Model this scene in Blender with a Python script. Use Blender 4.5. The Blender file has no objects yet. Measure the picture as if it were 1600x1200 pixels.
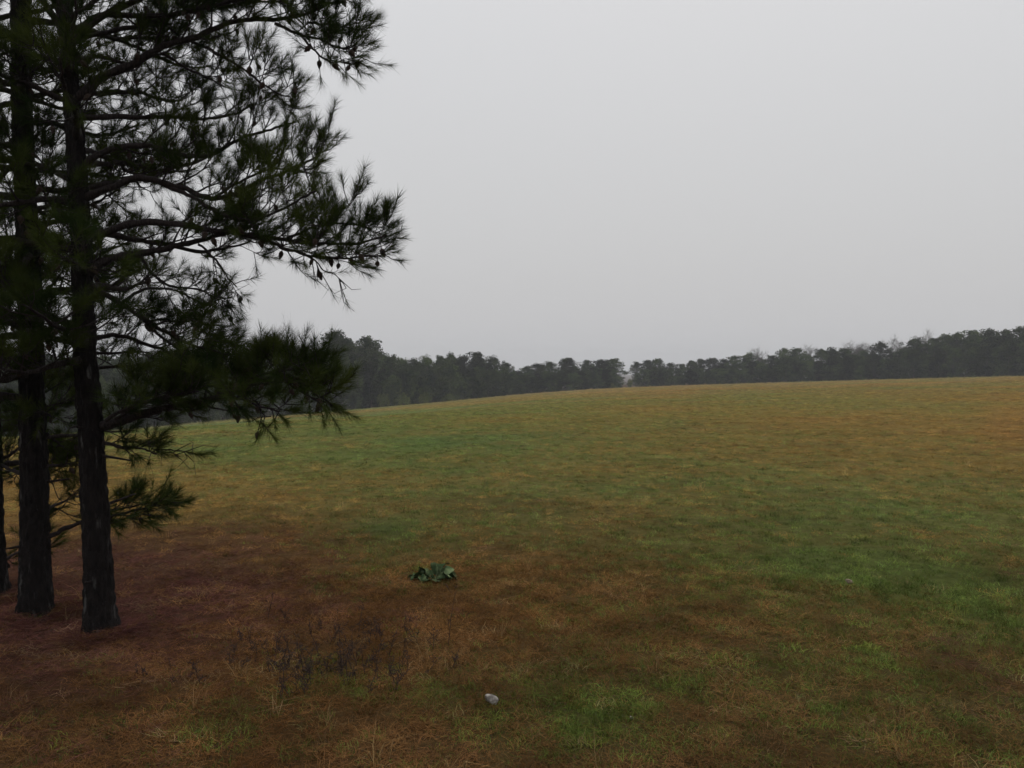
import bpy, math, random
import numpy as np
from mathutils import Vector, Matrix, noise as mnoise

SEED = 7
rng = np.random.default_rng(SEED)
random.seed(SEED)
scene = bpy.context.scene
COL = scene.collection

# ------------------------------------------------------------------ camera
F_PX = 1256.0                      # focal length in pixels of the 1600 px wide photograph
CAM_H = 1.70
HORIZON = 575.0                    # eye level row in the photograph
PITCH = math.atan((600.0 - HORIZON) / F_PX)
cam_d = bpy.data.cameras.new('camera')
cam_d.sensor_width = 36.0
cam_d.lens = F_PX / 1600.0 * 36.0
cam_d.clip_start = 0.05
cam_d.clip_end = 6000.0
cam = bpy.data.objects.new('camera', cam_d)
cam.location = (0, 0, CAM_H)
cam.rotation_euler = (math.radians(90) - PITCH, 0, 0)
COL.objects.link(cam)
scene.camera = cam

# ------------------------------------------------------------------ sky and sun (fog under an overcast sky)
SUN_ELEV, SUN_AZ = math.radians(58), math.radians(20)
world = bpy.data.worlds.new('World')
scene.world = world
world.use_nodes = True
wn, wl = world.node_tree.nodes, world.node_tree.links
wn.clear()
w_out = wn.new('ShaderNodeOutputWorld')
w_bg = wn.new('ShaderNodeBackground')
w_sky = wn.new('ShaderNodeTexSky')
w_sky.sky_type = 'NISHITA'
w_sky.sun_disc = False
w_sky.sun_elevation = SUN_ELEV
w_sky.sun_rotation = SUN_AZ
w_sky.air_density = 2.0
w_sky.dust_density = 6.0
w_tc = wn.new('ShaderNodeTexCoord')
w_sep = wn.new('ShaderNodeSeparateXYZ')
w_ramp = wn.new('ShaderNodeValToRGB')          # overcast cloud deck: darker at the horizon, lighter overhead
cr = w_ramp.color_ramp
cr.elements[0].position = 0.0
cr.elements[0].color = (5.75, 5.78, 5.92, 1)
cr.elements[1].position = 1.0
cr.elements[1].color = (15.0, 15.0, 15.3, 1)
for p_, c_ in ((0.10, (5.85, 5.87, 6.02, 1)), (0.25, (6.35, 6.37, 6.52, 1)), (0.42, (6.95, 6.97, 7.14, 1))):
    e_ = cr.elements.new(p_); e_.color = c_
w_mix = wn.new('ShaderNodeMix'); w_mix.data_type = 'RGBA'
w_mix.inputs['Factor'].default_value = 0.94    # nearly all of the blue is hidden by cloud
wl.new(w_tc.outputs['Generated'], w_sep.inputs[0])
wl.new(w_sep.outputs['Z'], w_ramp.inputs[0])
wl.new(w_sky.outputs[0], w_mix.inputs['A'])
wl.new(w_ramp.outputs[0], w_mix.inputs['B'])
wl.new(w_mix.outputs['Result'], w_bg.inputs['Color'])
w_bg.inputs['Strength'].default_value = 0.10
wl.new(w_bg.outputs[0], w_out.inputs[0])

sun_d = bpy.data.lights.new('sun', 'SUN')
sun_d.energy = 0.8
sun_d.angle = math.radians(40)
sun_d.color = (1.0, 0.97, 0.93)
sun = bpy.data.objects.new('sun', sun_d)
sd = Vector((math.sin(SUN_AZ) * math.cos(SUN_ELEV), math.cos(SUN_AZ) * math.cos(SUN_ELEV), math.sin(SUN_ELEV)))
sun.rotation_euler = sd.to_track_quat('Z', 'Y').to_euler()
sun.location = (0, 0, 60)
COL.objects.link(sun)

vs = scene.view_settings
vs.view_transform = 'Standard'
vs.look = 'None'
vs.exposure = 0.0
vs.gamma = 1.0
vs.use_curve_mapping = False
scene.render.engine = 'CYCLES'
scene.cycles.max_bounces = 2
scene.cycles.diffuse_bounces = 1
scene.cycles.glossy_bounces = 1
scene.cycles.volume_bounces = 0
scene.cycles.use_denoising = True
scene.cycles.use_adaptive_sampling = True
scene.cycles.adaptive_threshold = 0.025

# ------------------------------------------------------------------ helpers
def prop(o, label=None, cat=None, group=None, kind=None):
    if label: o['label'] = label
    if cat: o['category'] = cat
    if group: o['group'] = group
    if kind: o['kind'] = kind
    return o

def np_mesh(name, verts, tris=None, quads=None, smooth=True, mat=None):
    """mesh from numpy arrays of triangles and / or quads"""
    me = bpy.data.meshes.new(name)
    verts = np.ascontiguousarray(verts, dtype=np.float32).reshape(-1, 3)
    tris = np.zeros((0, 3), np.int32) if tris is None or len(tris) == 0 else np.asarray(tris, np.int32).reshape(-1, 3)
    quads = np.zeros((0, 4), np.int32) if quads is None or len(quads) == 0 else np.asarray(quads, np.int32).reshape(-1, 4)
    loops = np.concatenate([tris.ravel(), quads.ravel()]).astype(np.int32)
    starts = np.concatenate([np.arange(len(tris)) * 3, len(tris) * 3 + np.arange(len(quads)) * 4]).astype(np.int32)
    me.vertices.add(len(verts)); me.vertices.foreach_set('co', verts.ravel())
    me.loops.add(len(loops)); me.loops.foreach_set('vertex_index', loops)
    me.polygons.add(len(starts)); me.polygons.foreach_set('loop_start', starts)
    me.polygons.foreach_set('use_smooth', np.full(len(starts), bool(smooth)))
    me.update(calc_edges=True)
    if mat: me.materials.append(mat)
    return me

def link(name, me, parent=None, loc=None):
    o = bpy.data.objects.new(name, me)
    COL.objects.link(o)
    if parent is not None: o.parent = parent
    if loc is not None: o.location = loc
    return o

class Geo:
    """collects tubes and triangles into one mesh"""
    def __init__(self):
        self.v, self.t, self.q, self.n = [], [], [], 0
    def add(self, v, tris=None, quads=None):
        v = np.asarray(v, float).reshape(-1, 3)
        if tris is not None and len(tris): self.t.append(np.asarray(tris).reshape(-1, 3) + self.n)
        if quads is not None and len(quads): self.q.append(np.asarray(quads).reshape(-1, 4) + self.n)
        self.v.append(v); self.n += len(v)
    def tube(self, pts, rad, sides=6, cap=True):
        pts = np.asarray(pts, float); n = len(pts)
        rad = np.broadcast_to(np.asarray(rad, float), (n,))
        tan = np.gradient(pts, axis=0)
        tan /= np.linalg.norm(tan, axis=1)[:, None] + 1e-9
        ref = np.array([0.0, 0, 1]) if abs(tan[0, 2]) < 0.8 else np.array([1.0, 0, 0])
        u = np.cross(tan, ref); u /= np.linalg.norm(u, axis=1)[:, None] + 1e-9
        w = np.cross(tan, u)
        a = np.linspace(0, 2 * np.pi, sides, endpoint=False)
        ring = pts[:, None] + rad[:, None, None] * (np.cos(a)[None, :, None] * u[:, None] + np.sin(a)[None, :, None] * w[:, None])
        v = ring.reshape(-1, 3)
        i = np.arange(n - 1)[:, None] * sides; j = np.arange(sides)[None]; k = (j + 1) % sides
        q = np.stack([i + j, i + k, i + k + sides, i + j + sides], -1).reshape(-1, 4)
        tr = None
        if cap:
            v = np.vstack([v, pts[-1] + tan[-1] * rad[-1]])
            b = (n - 1) * sides
            tr = np.stack([b + j[0], b + k[0], np.full(sides, n * sides)], -1)
        self.add(v, tr, q)
    def mesh(self, name, mat, off=(0, 0, 0), smooth=True):
        v = np.vstack(self.v) - np.asarray(off, float)
        t = np.vstack(self.t) if self.t else None
        q = np.vstack(self.q) if self.q else None
        return np_mesh(name, v, t, q, smooth, mat)

def hash2(ix, iy, s=0):
    h = (ix.astype(np.int64) * 374761393 + iy.astype(np.int64) * 668265263 + s * 974634777) & 0x7fffffff
    h = ((h ^ (h >> 13)) * 1274126177) & 0x7fffffff
    return ((h ^ (h >> 16)) & 0xffff) / 65535.0

def vnoise(x, y, s=0):
    x = np.asarray(x, float); y = np.asarray(y, float)
    ix, iy = np.floor(x), np.floor(y)
    fx, fy = x - ix, y - iy
    fx = fx * fx * (3 - 2 * fx); fy = fy * fy * (3 - 2 * fy)
    a, b = hash2(ix, iy, s), hash2(ix + 1, iy, s)
    c, d = hash2(ix, iy + 1, s), hash2(ix + 1, iy + 1, s)
    return (a * (1 - fx) + b * fx) * (1 - fy) + (c * (1 - fx) + d * fx) * fy

def fbm(x, y, s=0, o=4):
    r, a, t = 0, 1.0, 0
    for k in range(o):
        r = r + a * vnoise(x * 2 ** k + 17.3 * k, y * 2 ** k - 9.1 * k, s + k); t += a; a *= 0.5
    return r / t

def smooth(x, a, b):
    t = np.clip((x - a) / (b - a), 0, 1)
    return t * t * (3 - 2 * t)

# pixel of the photograph + distance -> world point (used only to measure where things stand)
CP, SP = math.cos(PITCH), math.sin(PITCH)
def W(px, py, d):
    cx, cy = (px - 800.0) / F_PX * d, (600.0 - py) / F_PX * d
    return np.array([cx, d * CP + cy * SP, CAM_H - d * SP + cy * CP])

# ------------------------------------------------------------------ terrain
EDGE = np.array([  # column, row of the field's far edge, metres to it
    (-700, 705, 95), (-300, 702, 98), (0, 690, 105), (180, 674, 110), (250, 666, 115), (400, 653, 125), (540, 641, 135),
    (700, 627, 150), (800, 617, 165), (900, 609.5, 180), (980, 605, 190), (1100, 601, 195),
    (1300, 595, 190), (1600, 587, 180), (2000, 580, 175), (2600, 578, 170)], float)
_th = np.arctan((EDGE[:, 0] - 800) / F_PX)
_er = (HORIZON - EDGE[:, 1]) / F_PX * np.cos(_th)
_th_f = np.linspace(_th[0], _th[-1], 400)
def _sm(v, n=25):
    k = np.hanning(n); k /= k.sum()
    return np.convolve(np.pad(v, n // 2, 'edge'), k, 'valid')
_er_f = _sm(np.interp(_th_f, _th, _er)); _R_f = _sm(np.interp(_th_f, _th, EDGE[:, 2]))
def edge_er(th): return np.interp(th, _th_f, _er_f)
def edge_R(th): return np.interp(th, _th_f, _R_f)

def terrain(x, y, micro=True):
    x = np.asarray(x, float); y = np.asarray(y, float)
    r = np.sqrt(x * x + y * y) + 1e-6
    th = np.arctan2(x, y)
    back = smooth(np.abs(th), 1.1, 2.2)
    R, er = edge_R(th), edge_er(th)
    ze = CAM_H + R * er
    k = ze / R
    s = smooth(r, 4, 75)
    z_in = k * r * s
    over = np.maximum(r - R, 0)
    z_out = ze - 0.6 * smooth(over, 0, 20) + np.minimum(over, 420) * er + 0.012 * np.minimum(over, 150)
    z = np.where(r < R, z_in, z_out) * (1 - back)
    if micro:
        near = np.exp(-(r / 60.0) ** 2)
        z = z + near * (0.05 * (fbm(x * 0.45, y * 0.45, 3) - 0.5) + 0.05 * (fbm(x * 1.7, y * 1.7, 8, 3) - 0.5))
        z = z + (1 - near) * 0.25 * (fbm(x * 0.05, y * 0.05, 5) - 0.5) * smooth(R - r, 0, 40)
        z = z + 0.04 * (vnoise(x * 0.3, r * 1.3, 21) - 0.5) * smooth(r, 10, 30) * smooth(R - r, 0, 30)
    return z

def tz(x, y): return float(terrain(np.array([x]), np.array([y]))[0])

def ground_at(px, py):
    """world point of the ground seen at a pixel of the photograph"""
    lo, hi = 1.0, 400.0
    d = np.geomspace(1.5, 230, 900)
    p = np.array([W(px, py, k) for k in d])
    below = p[:, 2] < terrain(p[:, 0], p[:, 1])
    i = int(np.argmax(below)) if below.any() else len(d) - 1
    q = p[i]
    return np.array([q[0], q[1], tz(q[0], q[1])])

def to_px(x, y, z):
    rx, ry, rz = x, y, z - CAM_H
    f = ry * CP - rz * SP; u = ry * SP + rz * CP
    f = np.maximum(f, 0.05)
    return 800 + F_PX * rx / f, 600 - F_PX * u / f

# how green the sward is (rows of the field from near to far, columns left to right), surveyed from the photograph
ROWS = np.array([588, 606, 625, 645, 670, 700, 730, 760, 800, 850, 900, 950, 1000, 1060, 1120, 1200], float)
COLS = np.array([-100, 150, 300, 450, 600, 750, 900, 1050, 1200, 1350, 1500, 1650], float)
GREEN = np.array([
 [.25, .25, .25, .25, .25, .25, .20, .18, .18, .20, .25, .25],
 [.30, .30, .30, .30, .30, .30, .25, .25, .30, .28, .28, .25],
 [.45, .45, .45, .40, .35, .45, .45, .33, .35, .40, .35, .25],
 [.60, .55, .55, .55, .62, .60, .48, .38, .30, .32, .35, .15],
 [.55, .60, .68, .70, .72, .68, .52, .38, .32, .30, .30, .15],
 [.45, .45, .70, .72, .72, .70, .55, .45, .38, .32, .30, .22],
 [.30, .25, .45, .60, .66, .66, .60, .52, .45, .38, .36, .34],
 [.22, .14, .20, .35, .52, .58, .58, .56, .54, .52, .50, .48],
 [.15, .10, .12, .22, .38, .46, .50, .55, .60, .62, .60, .55],
 [.08, .06, .10, .18, .40, .40, .42, .50, .62, .72, .72, .66],
 [.06, .05, .07, .10, .22, .28, .36, .46, .58, .78, .80, .74],
 [.05, .04, .05, .08, .12, .16, .26, .40, .52, .62, .68, .66],
 [.06, .05, .08, .10, .10, .14, .22, .34, .44, .50, .56, .58],
 [.08, .08, .08, .12, .14, .20, .40, .40, .38, .42, .44, .46],
 [.12, .12, .12, .12, .18, .34, .58, .34, .30, .32, .36, .40],
 [.10, .10, .12, .10, .10, .20, .34, .26, .26, .26, .30, .34]])
BLOBS = [(960, 1110, 70, 55, .30), (905, 1150, 40, 30, .3), (1080, 1075, 45, 30, .25), (600, 825, 60, 16, .35), (780, 1140, 30, 40, .35),
         (670, 700, 120, 14, .2), (340, 1140, 60, 40, .22), (140, 1035, 30, 14, .3), (500, 1060, 30, 25, .25), (1310, 880, 90, 20, .3), (1500, 905, 120, 26, .25),
         (560, 1075, 60, 20, .22), (690, 1085, 40, 20, .3), (1580, 655, 40, 40, -.2), (1560, 700, 60, 30, -.1), (1000, 930, 60, 14, -.2)]

def sward(x, y, z):
    """greenness, redness, straw (0..1) of the ground at a place"""
    px, py = to_px(x, y, z)
    py = np.clip(py, ROWS[0], ROWS[-1]); pxc = np.clip(px, COLS[0], COLS[-1])
    i = np.clip(np.searchsorted(ROWS, py) - 1, 0, len(ROWS) - 2); fy = (py - ROWS[i]) / (ROWS[i + 1] - ROWS[i])
    j = np.clip(np.searchsorted(COLS, pxc) - 1, 0, len(COLS) - 2); fx = (pxc - COLS[j]) / (COLS[j + 1] - COLS[j])
    g = (GREEN[i, j] * (1 - fx) + GREEN[i, j + 1] * fx) * (1 - fy) + (GREEN[i + 1, j] * (1 - fx) + GREEN[i + 1, j + 1] * fx) * fy
    for bx, by, sx, sy, a in BLOBS:
        g = g + a * np.exp(-((px - bx) / sx) ** 2 - ((py - by) / sy) ** 2)
    r = np.sqrt(x * x + y * y)
    n1 = fbm(x * 0.9, y * 0.9, 31, 4) - 0.5            # patches about a metre across
    n2 = fbm(x * 0.16, y * 0.16, 41, 4) - 0.5          # and larger ones
    n3 = fbm(x * 0.035, y * 0.10, 51, 4) - 0.5
    g = g + (0.25 + 1.2 * g) * n1 * np.exp(-r / 45) + 0.75 * n2 * smooth(r, 8, 30) + 0.9 * n3 * smooth(r, 25, 70)
    red = 0.35 + 1.3 * (fbm(x * 0.5, y * 0.5, 61, 3) - 0.5) * np.exp(-r / 60) + 1.1 * (fbm(x * 0.06, y * 0.09, 71, 3) - 0.5) * smooth(r, 20, 60)
    red = red + 0.3 * np.exp(-((px - 200) / 420) ** 2 - ((py - 1120) / 130) ** 2)
    red = red + 0.35 * np.exp(-((px - 560) / 330) ** 2 - ((py - 960) / 130) ** 2)
    red = red + 0.15 * np.exp(-((px - 1590) / 50) ** 2 - ((py - 665) / 45) ** 2)
    # fallen needles under the pines
    straw = np.exp(-(((x + 3.6) / 1.75) ** 2 + ((y - 5.9) / 2.2) ** 2))
    straw = np.clip(straw * 1.5 + 0.6 * (fbm(x * 0.7, y * 0.7, 81, 3) - 0.5), 0, 1) * (r < 30)
    return np.clip(g, 0, 1), np.clip(red, 0, 1), straw

C_BROWN, C_ORANGE = np.array([.116, .062, .026]), np.array([.150, .066, .023])       # wet dead grass nearby, with foreground shade put into the colour
F_BROWN, F_ORANGE = np.array([.290, .192, .058]), np.array([.300, .160, .050])       # paler hay stubble of the field, lightened further against the shaded foreground
C_TAN = np.array([.270, .205, .105])
C_GREEN, C_GREEN2 = np.array([.110, .138, .024]), np.array([.078, .120, .027])
F_GREEN, F_GREEN2 = np.array([.164, .202, .052]), np.array([.130, .196, .062])
C_STRAW = np.array([.104, .043, .036])
C_SOIL = np.array([.042, .028, .018])
def palette(r, red, gw):
    f = smooth(r, 3.2, 13)[:, None]  # painted darkening towards the camera, stands in for foreground shade and lens falloff
    dry = (C_BROWN * (1 - red[:, None]) + C_ORANGE * red[:, None]) * (1 - f) + (F_BROWN * (1 - red[:, None]) + F_ORANGE * red[:, None]) * f
    gr = (C_GREEN * (1 - gw) + C_GREEN2 * gw) * (1 - f) + (F_GREEN * (1 - gw) + F_GREEN2 * gw) * f
    return dry, gr
def sward_color(x, y, z, jitter=0.0):
    g, red, st = sward(x, y, z)
    r = np.sqrt(x * x + y * y)
    dry, gr = palette(r, red, fbm(x * 0.2, y * 0.2, 91, 2)[:, None])
    th = np.arctan2(x, y)
    edge_t = smooth(edge_R(th) - r, 14, 2)               # tall pale grass left standing along the field's edge
    dry = dry * (1 - 0.5 * edge_t[:, None]) + C_TAN * 0.5 * edge_t[:, None]
    c = dry * (1 - g[:, None]) + gr * g[:, None]
    c = c * (1 - 0.8 * st[:, None]) + C_STRAW * 0.8 * st[:, None]
    return c, g, red, st

# ------------------------------------------------------------------ materials
def new_mat(name):
    m = bpy.data.materials.new(name); m.use_nodes = True
    nt = m.node_tree
    b = nt.nodes['Principled BSDF']
    b.inputs['Roughness'].default_value = 0.9
    b.inputs['Specular IOR Level'].default_value = 0.15
    return m, nt.nodes, nt.links, b

def mat_ground():
    m, n, l, b = new_mat('ground_turf')
    at = n.new('ShaderNodeAttribute'); at.attribute_name = 'col'
    geo = n.new('ShaderNodeNewGeometry')
    n1 = n.new('ShaderNodeTexNoise'); n1.inputs['Scale'].default_value = 9.0; n1.inputs['Detail'].default_value = 8; n1.inputs['Roughness'].default_value = 0.7
    n2 = n.new('ShaderNodeTexNoise'); n2.inputs['Scale'].default_value = 0.55; n2.inputs['Detail'].default_value = 6; n2.inputs['Roughness'].default_value = 0.65
    l.new(geo.outputs['Position'], n1.inputs['Vector']); l.new(geo.outputs['Position'], n2.inputs['Vector'])
    mr = n.new('ShaderNodeMapRange'); mr.inputs['From Min'].default_value = 0.3; mr.inputs['From Max'].default_value = 0.7
    mr.inputs['To Min'].default_value = 0.55; mr.inputs['To Max'].default_value = 1.25
    l.new(n1.outputs['Fac'], mr.inputs['Value'])
    mr2 = n.new('ShaderNodeMapRange'); mr2.inputs['From Min'].default_value = 0.3; mr2.inputs['From Max'].default_value = 0.7
    mr2.inputs['To Min'].default_value = 0.75; mr2.inputs['To Max'].default_value = 1.2
    l.new(n2.outputs['Fac'], mr2.inputs['Value'])
    mu = n.new('ShaderNodeMath'); mu.operation = 'MULTIPLY'
    l.new(mr.outputs[0], mu.inputs[0]); l.new(mr2.outputs[0], mu.inputs[1])
    sc = n.new('ShaderNodeVectorMath'); sc.operation = 'SCALE'
    l.new(at.outputs['Color'], sc.inputs[0]); l.new(mu.outputs[0], sc.inputs['Scale'])
    l.new(sc.outputs[0], b.inputs['Base Color'])
    bp = n.new('ShaderNodeBump'); bp.inputs['Strength'].default_value = 0.9; bp.inputs['Distance'].default_value = 0.05
    l.new(n1.outputs['Fac'], bp.inputs['Height']); l.new(bp.outputs[0], b.inputs['Normal'])
    b.inputs['Specular IOR Level'].default_value = 0.0
    return m

def mat_blade():
    m, n, l, b = new_mat('grass_blade')
    at = n.new('ShaderNodeAttribute'); at.attribute_type = 'INSTANCER'; at.attribute_name = 'col'
    df = n.new('ShaderNodeBsdfDiffuse'); n.remove(b)
    l.new(at.outputs['Color'], df.inputs['Color']); l.new(df.outputs[0], n['Material Output'].inputs['Surface'])
    return m

def mat_bark(name, c1, c2, lichen=0.0, scale=1.0):
    m, n, l, b = new_mat(name)
    tc = n.new('ShaderNodeTexCoord')
    mp = n.new('ShaderNodeMapping'); mp.inputs['Scale'].default_value = (22 * scale, 22 * scale, 6 * scale)
    l.new(tc.outputs['Object'], mp.inputs['Vector'])
    vo = n.new('ShaderNodeTexVoronoi'); vo.feature = 'DISTANCE_TO_EDGE'; l.new(mp.outputs[0], vo.inputs['Vector'])
    no = n.new('ShaderNodeTexNoise'); no.inputs['Scale'].default_value = 2.2; no.inputs['Detail'].default_value = 8; l.new(mp.outputs[0], no.inputs['Vector'])
    rp = n.new('ShaderNodeValToRGB'); rp.color_ramp.elements[0].color = (*c1, 1); rp.color_ramp.elements[1].color = (*c2, 1)
    rp.color_ramp.elements[0].position = 0.35; rp.color_ramp.elements[1].position = 0.7
    l.new(no.outputs['Fac'], rp.inputs[0])
    last = rp.outputs[0]
    if lichen:
        ln = n.new('ShaderNodeTexNoise'); ln.inputs['Scale'].default_value = 9; ln.inputs['Detail'].default_value = 6
        mp2 = n.new('ShaderNodeMapping'); mp2.inputs['Scale'].default_value = (2.6, 2.6, 0.5)
        l.new(tc.outputs['Object'], mp2.inputs['Vector']); l.new(mp2.outputs[0], ln.inputs['Vector'])
        lr = n.new('ShaderNodeValToRGB'); lr.color_ramp.elements[0].position = 0.62; lr.color_ramp.elements[1].position = 0.74
        l.new(ln.outputs['Fac'], lr.inputs[0])
        mx = n.new('ShaderNodeMix'); mx.data_type = 'RGBA'
        mf = n.new('ShaderNodeMath'); mf.operation = 'MULTIPLY'; mf.inputs[1].default_value = lichen
        l.new(lr.outputs[0], mf.inputs[0]); l.new(mf.outputs[0], mx.inputs['Factor'])
        l.new(last, mx.inputs['A']); mx.inputs['B'].default_value = (0.17, 0.17, 0.16, 1)
        last = mx.outputs['Result']
    l.new(last, b.inputs['Base Color'])
    bp = n.new('ShaderNodeBump'); bp.inputs['Strength'].default_value = 0.8; bp.inputs['Distance'].default_value = 0.01
    l.new(vo.outputs['Distance'], bp.inputs['Height']); l.new(bp.outputs[0], b.inputs['Normal'])
    return m

def mat_leaf(name, c1, c2, vary=0.2, scale=1.5):
    m, n, l, b = new_mat(name)
    tc = n.new('ShaderNodeNewGeometry')
    no = n.new('ShaderNodeTexNoise'); no.inputs['Scale'].default_value = scale; no.inputs['Detail'].default_value = 3
    l.new(tc.outputs['Position'], no.inputs['Vector'])
    rp = n.new('ShaderNodeValToRGB'); rp.color_ramp.elements[0].position = 0.35; rp.color_ramp.elements[1].position = 0.68
    rp.color_ramp.elements[0].color = (*c1, 1); rp.color_ramp.elements[1].color = (*c2, 1)
    l.new(no.outputs['Fac'], rp.inputs[0])
    oi = n.new('ShaderNodeObjectInfo')                    # every tree its own shade of green
    mr = n.new('ShaderNodeMapRange'); mr.inputs['To Min'].default_value = 1 - vary; mr.inputs['To Max'].default_value = 1 + vary
    l.new(oi.outputs['Random'], mr.inputs['Value'])
    sc = n.new('ShaderNodeVectorMath'); sc.operation = 'SCALE'
    l.new(rp.outputs[0], sc.inputs[0]); l.new(mr.outputs[0], sc.inputs['Scale']); 
    df = n.new('ShaderNodeBsdfDiffuse'); n.remove(b)
    l.new(sc.outputs[0], df.inputs['Color']); l.new(df.outputs[0], n['Material Output'].inputs['Surface'])
    return m

M_GROUND = mat_ground()
M_BLADE = mat_blade()
M_BARK = mat_bark('pine_bark', (.004, .003, .003), (.013, .010, .009), lichen=0.4)
M_LIMB = mat_bark('limb_bark', (.012, .009, .009), (.034, .026, .024), scale=2.0)
M_NEEDLE = mat_leaf('pine_needles', (.016, .027, .008), (.052, .066, .014), 0.3, 2.6)
M_CONE = mat_bark('cone_scales', (.030, .020, .015), (.070, .048, .035), scale=6)
M_FARBARK = mat_bark('far_bark', (.050, .042, .036), (.100, .085, .075), scale=0.5)
M_FARPINE = mat_leaf('far_pine_needles', (.010, .020, .007), (.052, .072, .020), 0.6, 0.5)
M_FARBUSH = mat_leaf('edge_bush_leaves', (.065, .085, .022), (.125, .142, .040), 0.2, 0.6)
M_BARE = mat_bark('bare_twigs', (.075, .068, .060), (.120, .110, .098), scale=0.4)

# ------------------------------------------------------------------ ground sheet
def build_ground():
    th = np.concatenate([np.linspace(-math.pi, -0.95, 60, endpoint=False), np.linspace(-0.95, 0.95, 330, endpoint=False), np.linspace(0.95, math.pi, 60, endpoint=False)])
    r = np.concatenate([[0.25], np.geomspace(0.6, 260, 190), np.geomspace(275, 1600, 26)])
    T, R = np.meshgrid(th, r)
    x, y = (R * np.sin(T)).ravel(), (R * np.cos(T)).ravel()
    z = terrain(x, y)
    v = np.stack([x, y, z], 1)
    nt, nr = len(th), len(r)
    i = np.arange(nr - 1)[:, None] * nt; j = np.arange(nt)[None]; k = (j + 1) % nt
    q = np.stack([i + j, i + nt + j, i + nt + k, i + k], -1).reshape(-1, 4)
    v = np.vstack([v, [[0, 0, tz(0, 0)]]])
    t = np.stack([np.arange(nt), (np.arange(nt) + 1) % nt, np.full(nt, len(v) - 1)], -1)[:, ::-1]
    q = q[:, ::-1]
    me = np_mesh('field', v, t[:, ::-1], q[:, ::-1], True, M_GROUND)
    c, g, red, st = sward_color(v[:, 0], v[:, 1], v[:, 2])
    rr = np.hypot(v[:, 0], v[:, 1]); t_ = np.arctan2(v[:, 0], v[:, 1])
    c = c * 0.62  # self-shadowing of the blades put into the ground colour
    soil = 0.55 * np.exp(-rr / 18)                        # bare soil and thatch show between the blades
    c = c * (1 - soil[:, None]) + C_SOIL * soil[:, None]
    wood = smooth(rr - edge_R(t_), 1, 6)[:, None]          # leaf litter under the wood
    c = c * (1 - wood) + np.array([.075, .055, .04]) * wood
    a = me.attributes.new('col', 'FLOAT_COLOR', 'POINT')
    a.data.foreach_set('color', np.hstack([c, np.ones((len(c), 1))]).astype(np.float32).ravel())
    o = link('field', me)
    prop(o, 'mown winter field of green and brown grass', 'field', kind='structure')
    return o
build_ground()

# ------------------------------------------------------------------ grass (geometry-node instances of blade clumps)
def blade_clump(n, rad, h0, h1, lean, width, curl, seed):
    r = np.random.default_rng(seed)
    V, T = [], []
    for k in range(n):
        a = r.uniform(0, 2 * np.pi); d = rad * math.sqrt(r.uniform())
        p = np.array([d * math.cos(a), d * math.sin(a), -0.01])
        az = r.uniform(0, 2 * np.pi); ln = r.uniform(*lean); h = r.uniform(h0, h1)
        w = width * r.uniform(0.6, 1.3)
        dirv = np.array([math.cos(az) * math.sin(ln), math.sin(az) * math.sin(ln), math.cos(ln)])
        side = np.array([-math.sin(az), math.cos(az), 0]); tw = r.uniform(-1, 1)
        side = side * math.cos(tw) + np.cross(dirv, side) * math.sin(tw)
        m1 = p + dirv * h * 0.5
        bend = np.array([math.cos(az + r.normal(0, .8)), math.sin(az + r.normal(0, .8)), 0]) * h * curl * r.uniform(0, 1) + np.array([0, 0, -h * curl * 0.6 * r.uniform(0, 1)])
        m2 = p + dirv * h + bend
        m2[2] = max(m2[2], 0.004)
        b = len(V)
        V += [p - side * w / 2, p + side * w / 2, m1 - side * w / 2.4, m1 + side * w / 2.4, m2]
        T += [(b, b + 1, b + 3), (b, b + 3, b + 2), (b + 2, b + 3, b + 4)]
    return np.array(V), np.array(T)

grass_col = bpy.data.collections.new('blade_clumps')
def variant(name, args):
    v, t = blade_clump(*args)
    o = bpy.data.objects.new(name, np_mesh(name, v, t, None, True, M_BLADE))
    grass_col.objects.link(o)
# names sort in the order of the indices below: 0-2 green, 3-5 dry and matted, 6-7 needle litter, 8-9 tall dry
for k in range(3): variant('blade_clump_a%d' % k, (38, 0.08, .022, .060, (0.1, 0.95), .0030, .7, 100 + k))
for k in range(3): variant('blade_clump_b%d' % k, (48, 0.10, .03, .085, (0.7, 1.45), .0026, 1.1, 200 + k))
for k in range(2): variant('blade_clump_c%d' % k, (50, 0.12, .06, .13, (1.2, 1.5), .0020, .35, 300 + k))
for k in range(2): variant('blade_clump_d%d' % k, (14, 0.07, .10, .20, (0.2, 1.0), .0022, .9, 400 + k))

def instancer(name):
    ng = bpy.data.node_groups.new(name, 'GeometryNodeTree')
    ng.interface.new_socket('Geometry', in_out='INPUT', socket_type='NodeSocketGeometry')
    ng.interface.new_socket('Geometry', in_out='OUTPUT', socket_type='NodeSocketGeometry')
    n, l = ng.nodes, ng.links
    gi, go = n.new('NodeGroupInput'), n.new('NodeGroupOutput')
    ci = n.new('GeometryNodeCollectionInfo'); ci.inputs['Collection'].default_value = grass_col
    ci.inputs['Separate Children'].default_value = True; ci.inputs['Reset Children'].default_value = True
    iop = n.new('GeometryNodeInstanceOnPoints'); iop.inputs['Pick Instance'].default_value = True
    def na(nm, dt):
        a = n.new('GeometryNodeInputNamedAttribute'); a.data_type = dt; a.inputs['Name'].default_value = nm
        return a.outputs['Attribute']
    l.new(gi.outputs[0], iop.inputs['Points']); l.new(ci.outputs[0], iop.inputs['Instance'])
    l.new(na('vid', 'INT'), iop.inputs['Instance Index'])
    l.new(na('rot', 'FLOAT_VECTOR'), iop.inputs['Rotation']); l.new(na('scl', 'FLOAT_VECTOR'), iop.inputs['Scale'])
    l.new(iop.outputs[0], go.inputs[0])
    return ng

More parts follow.
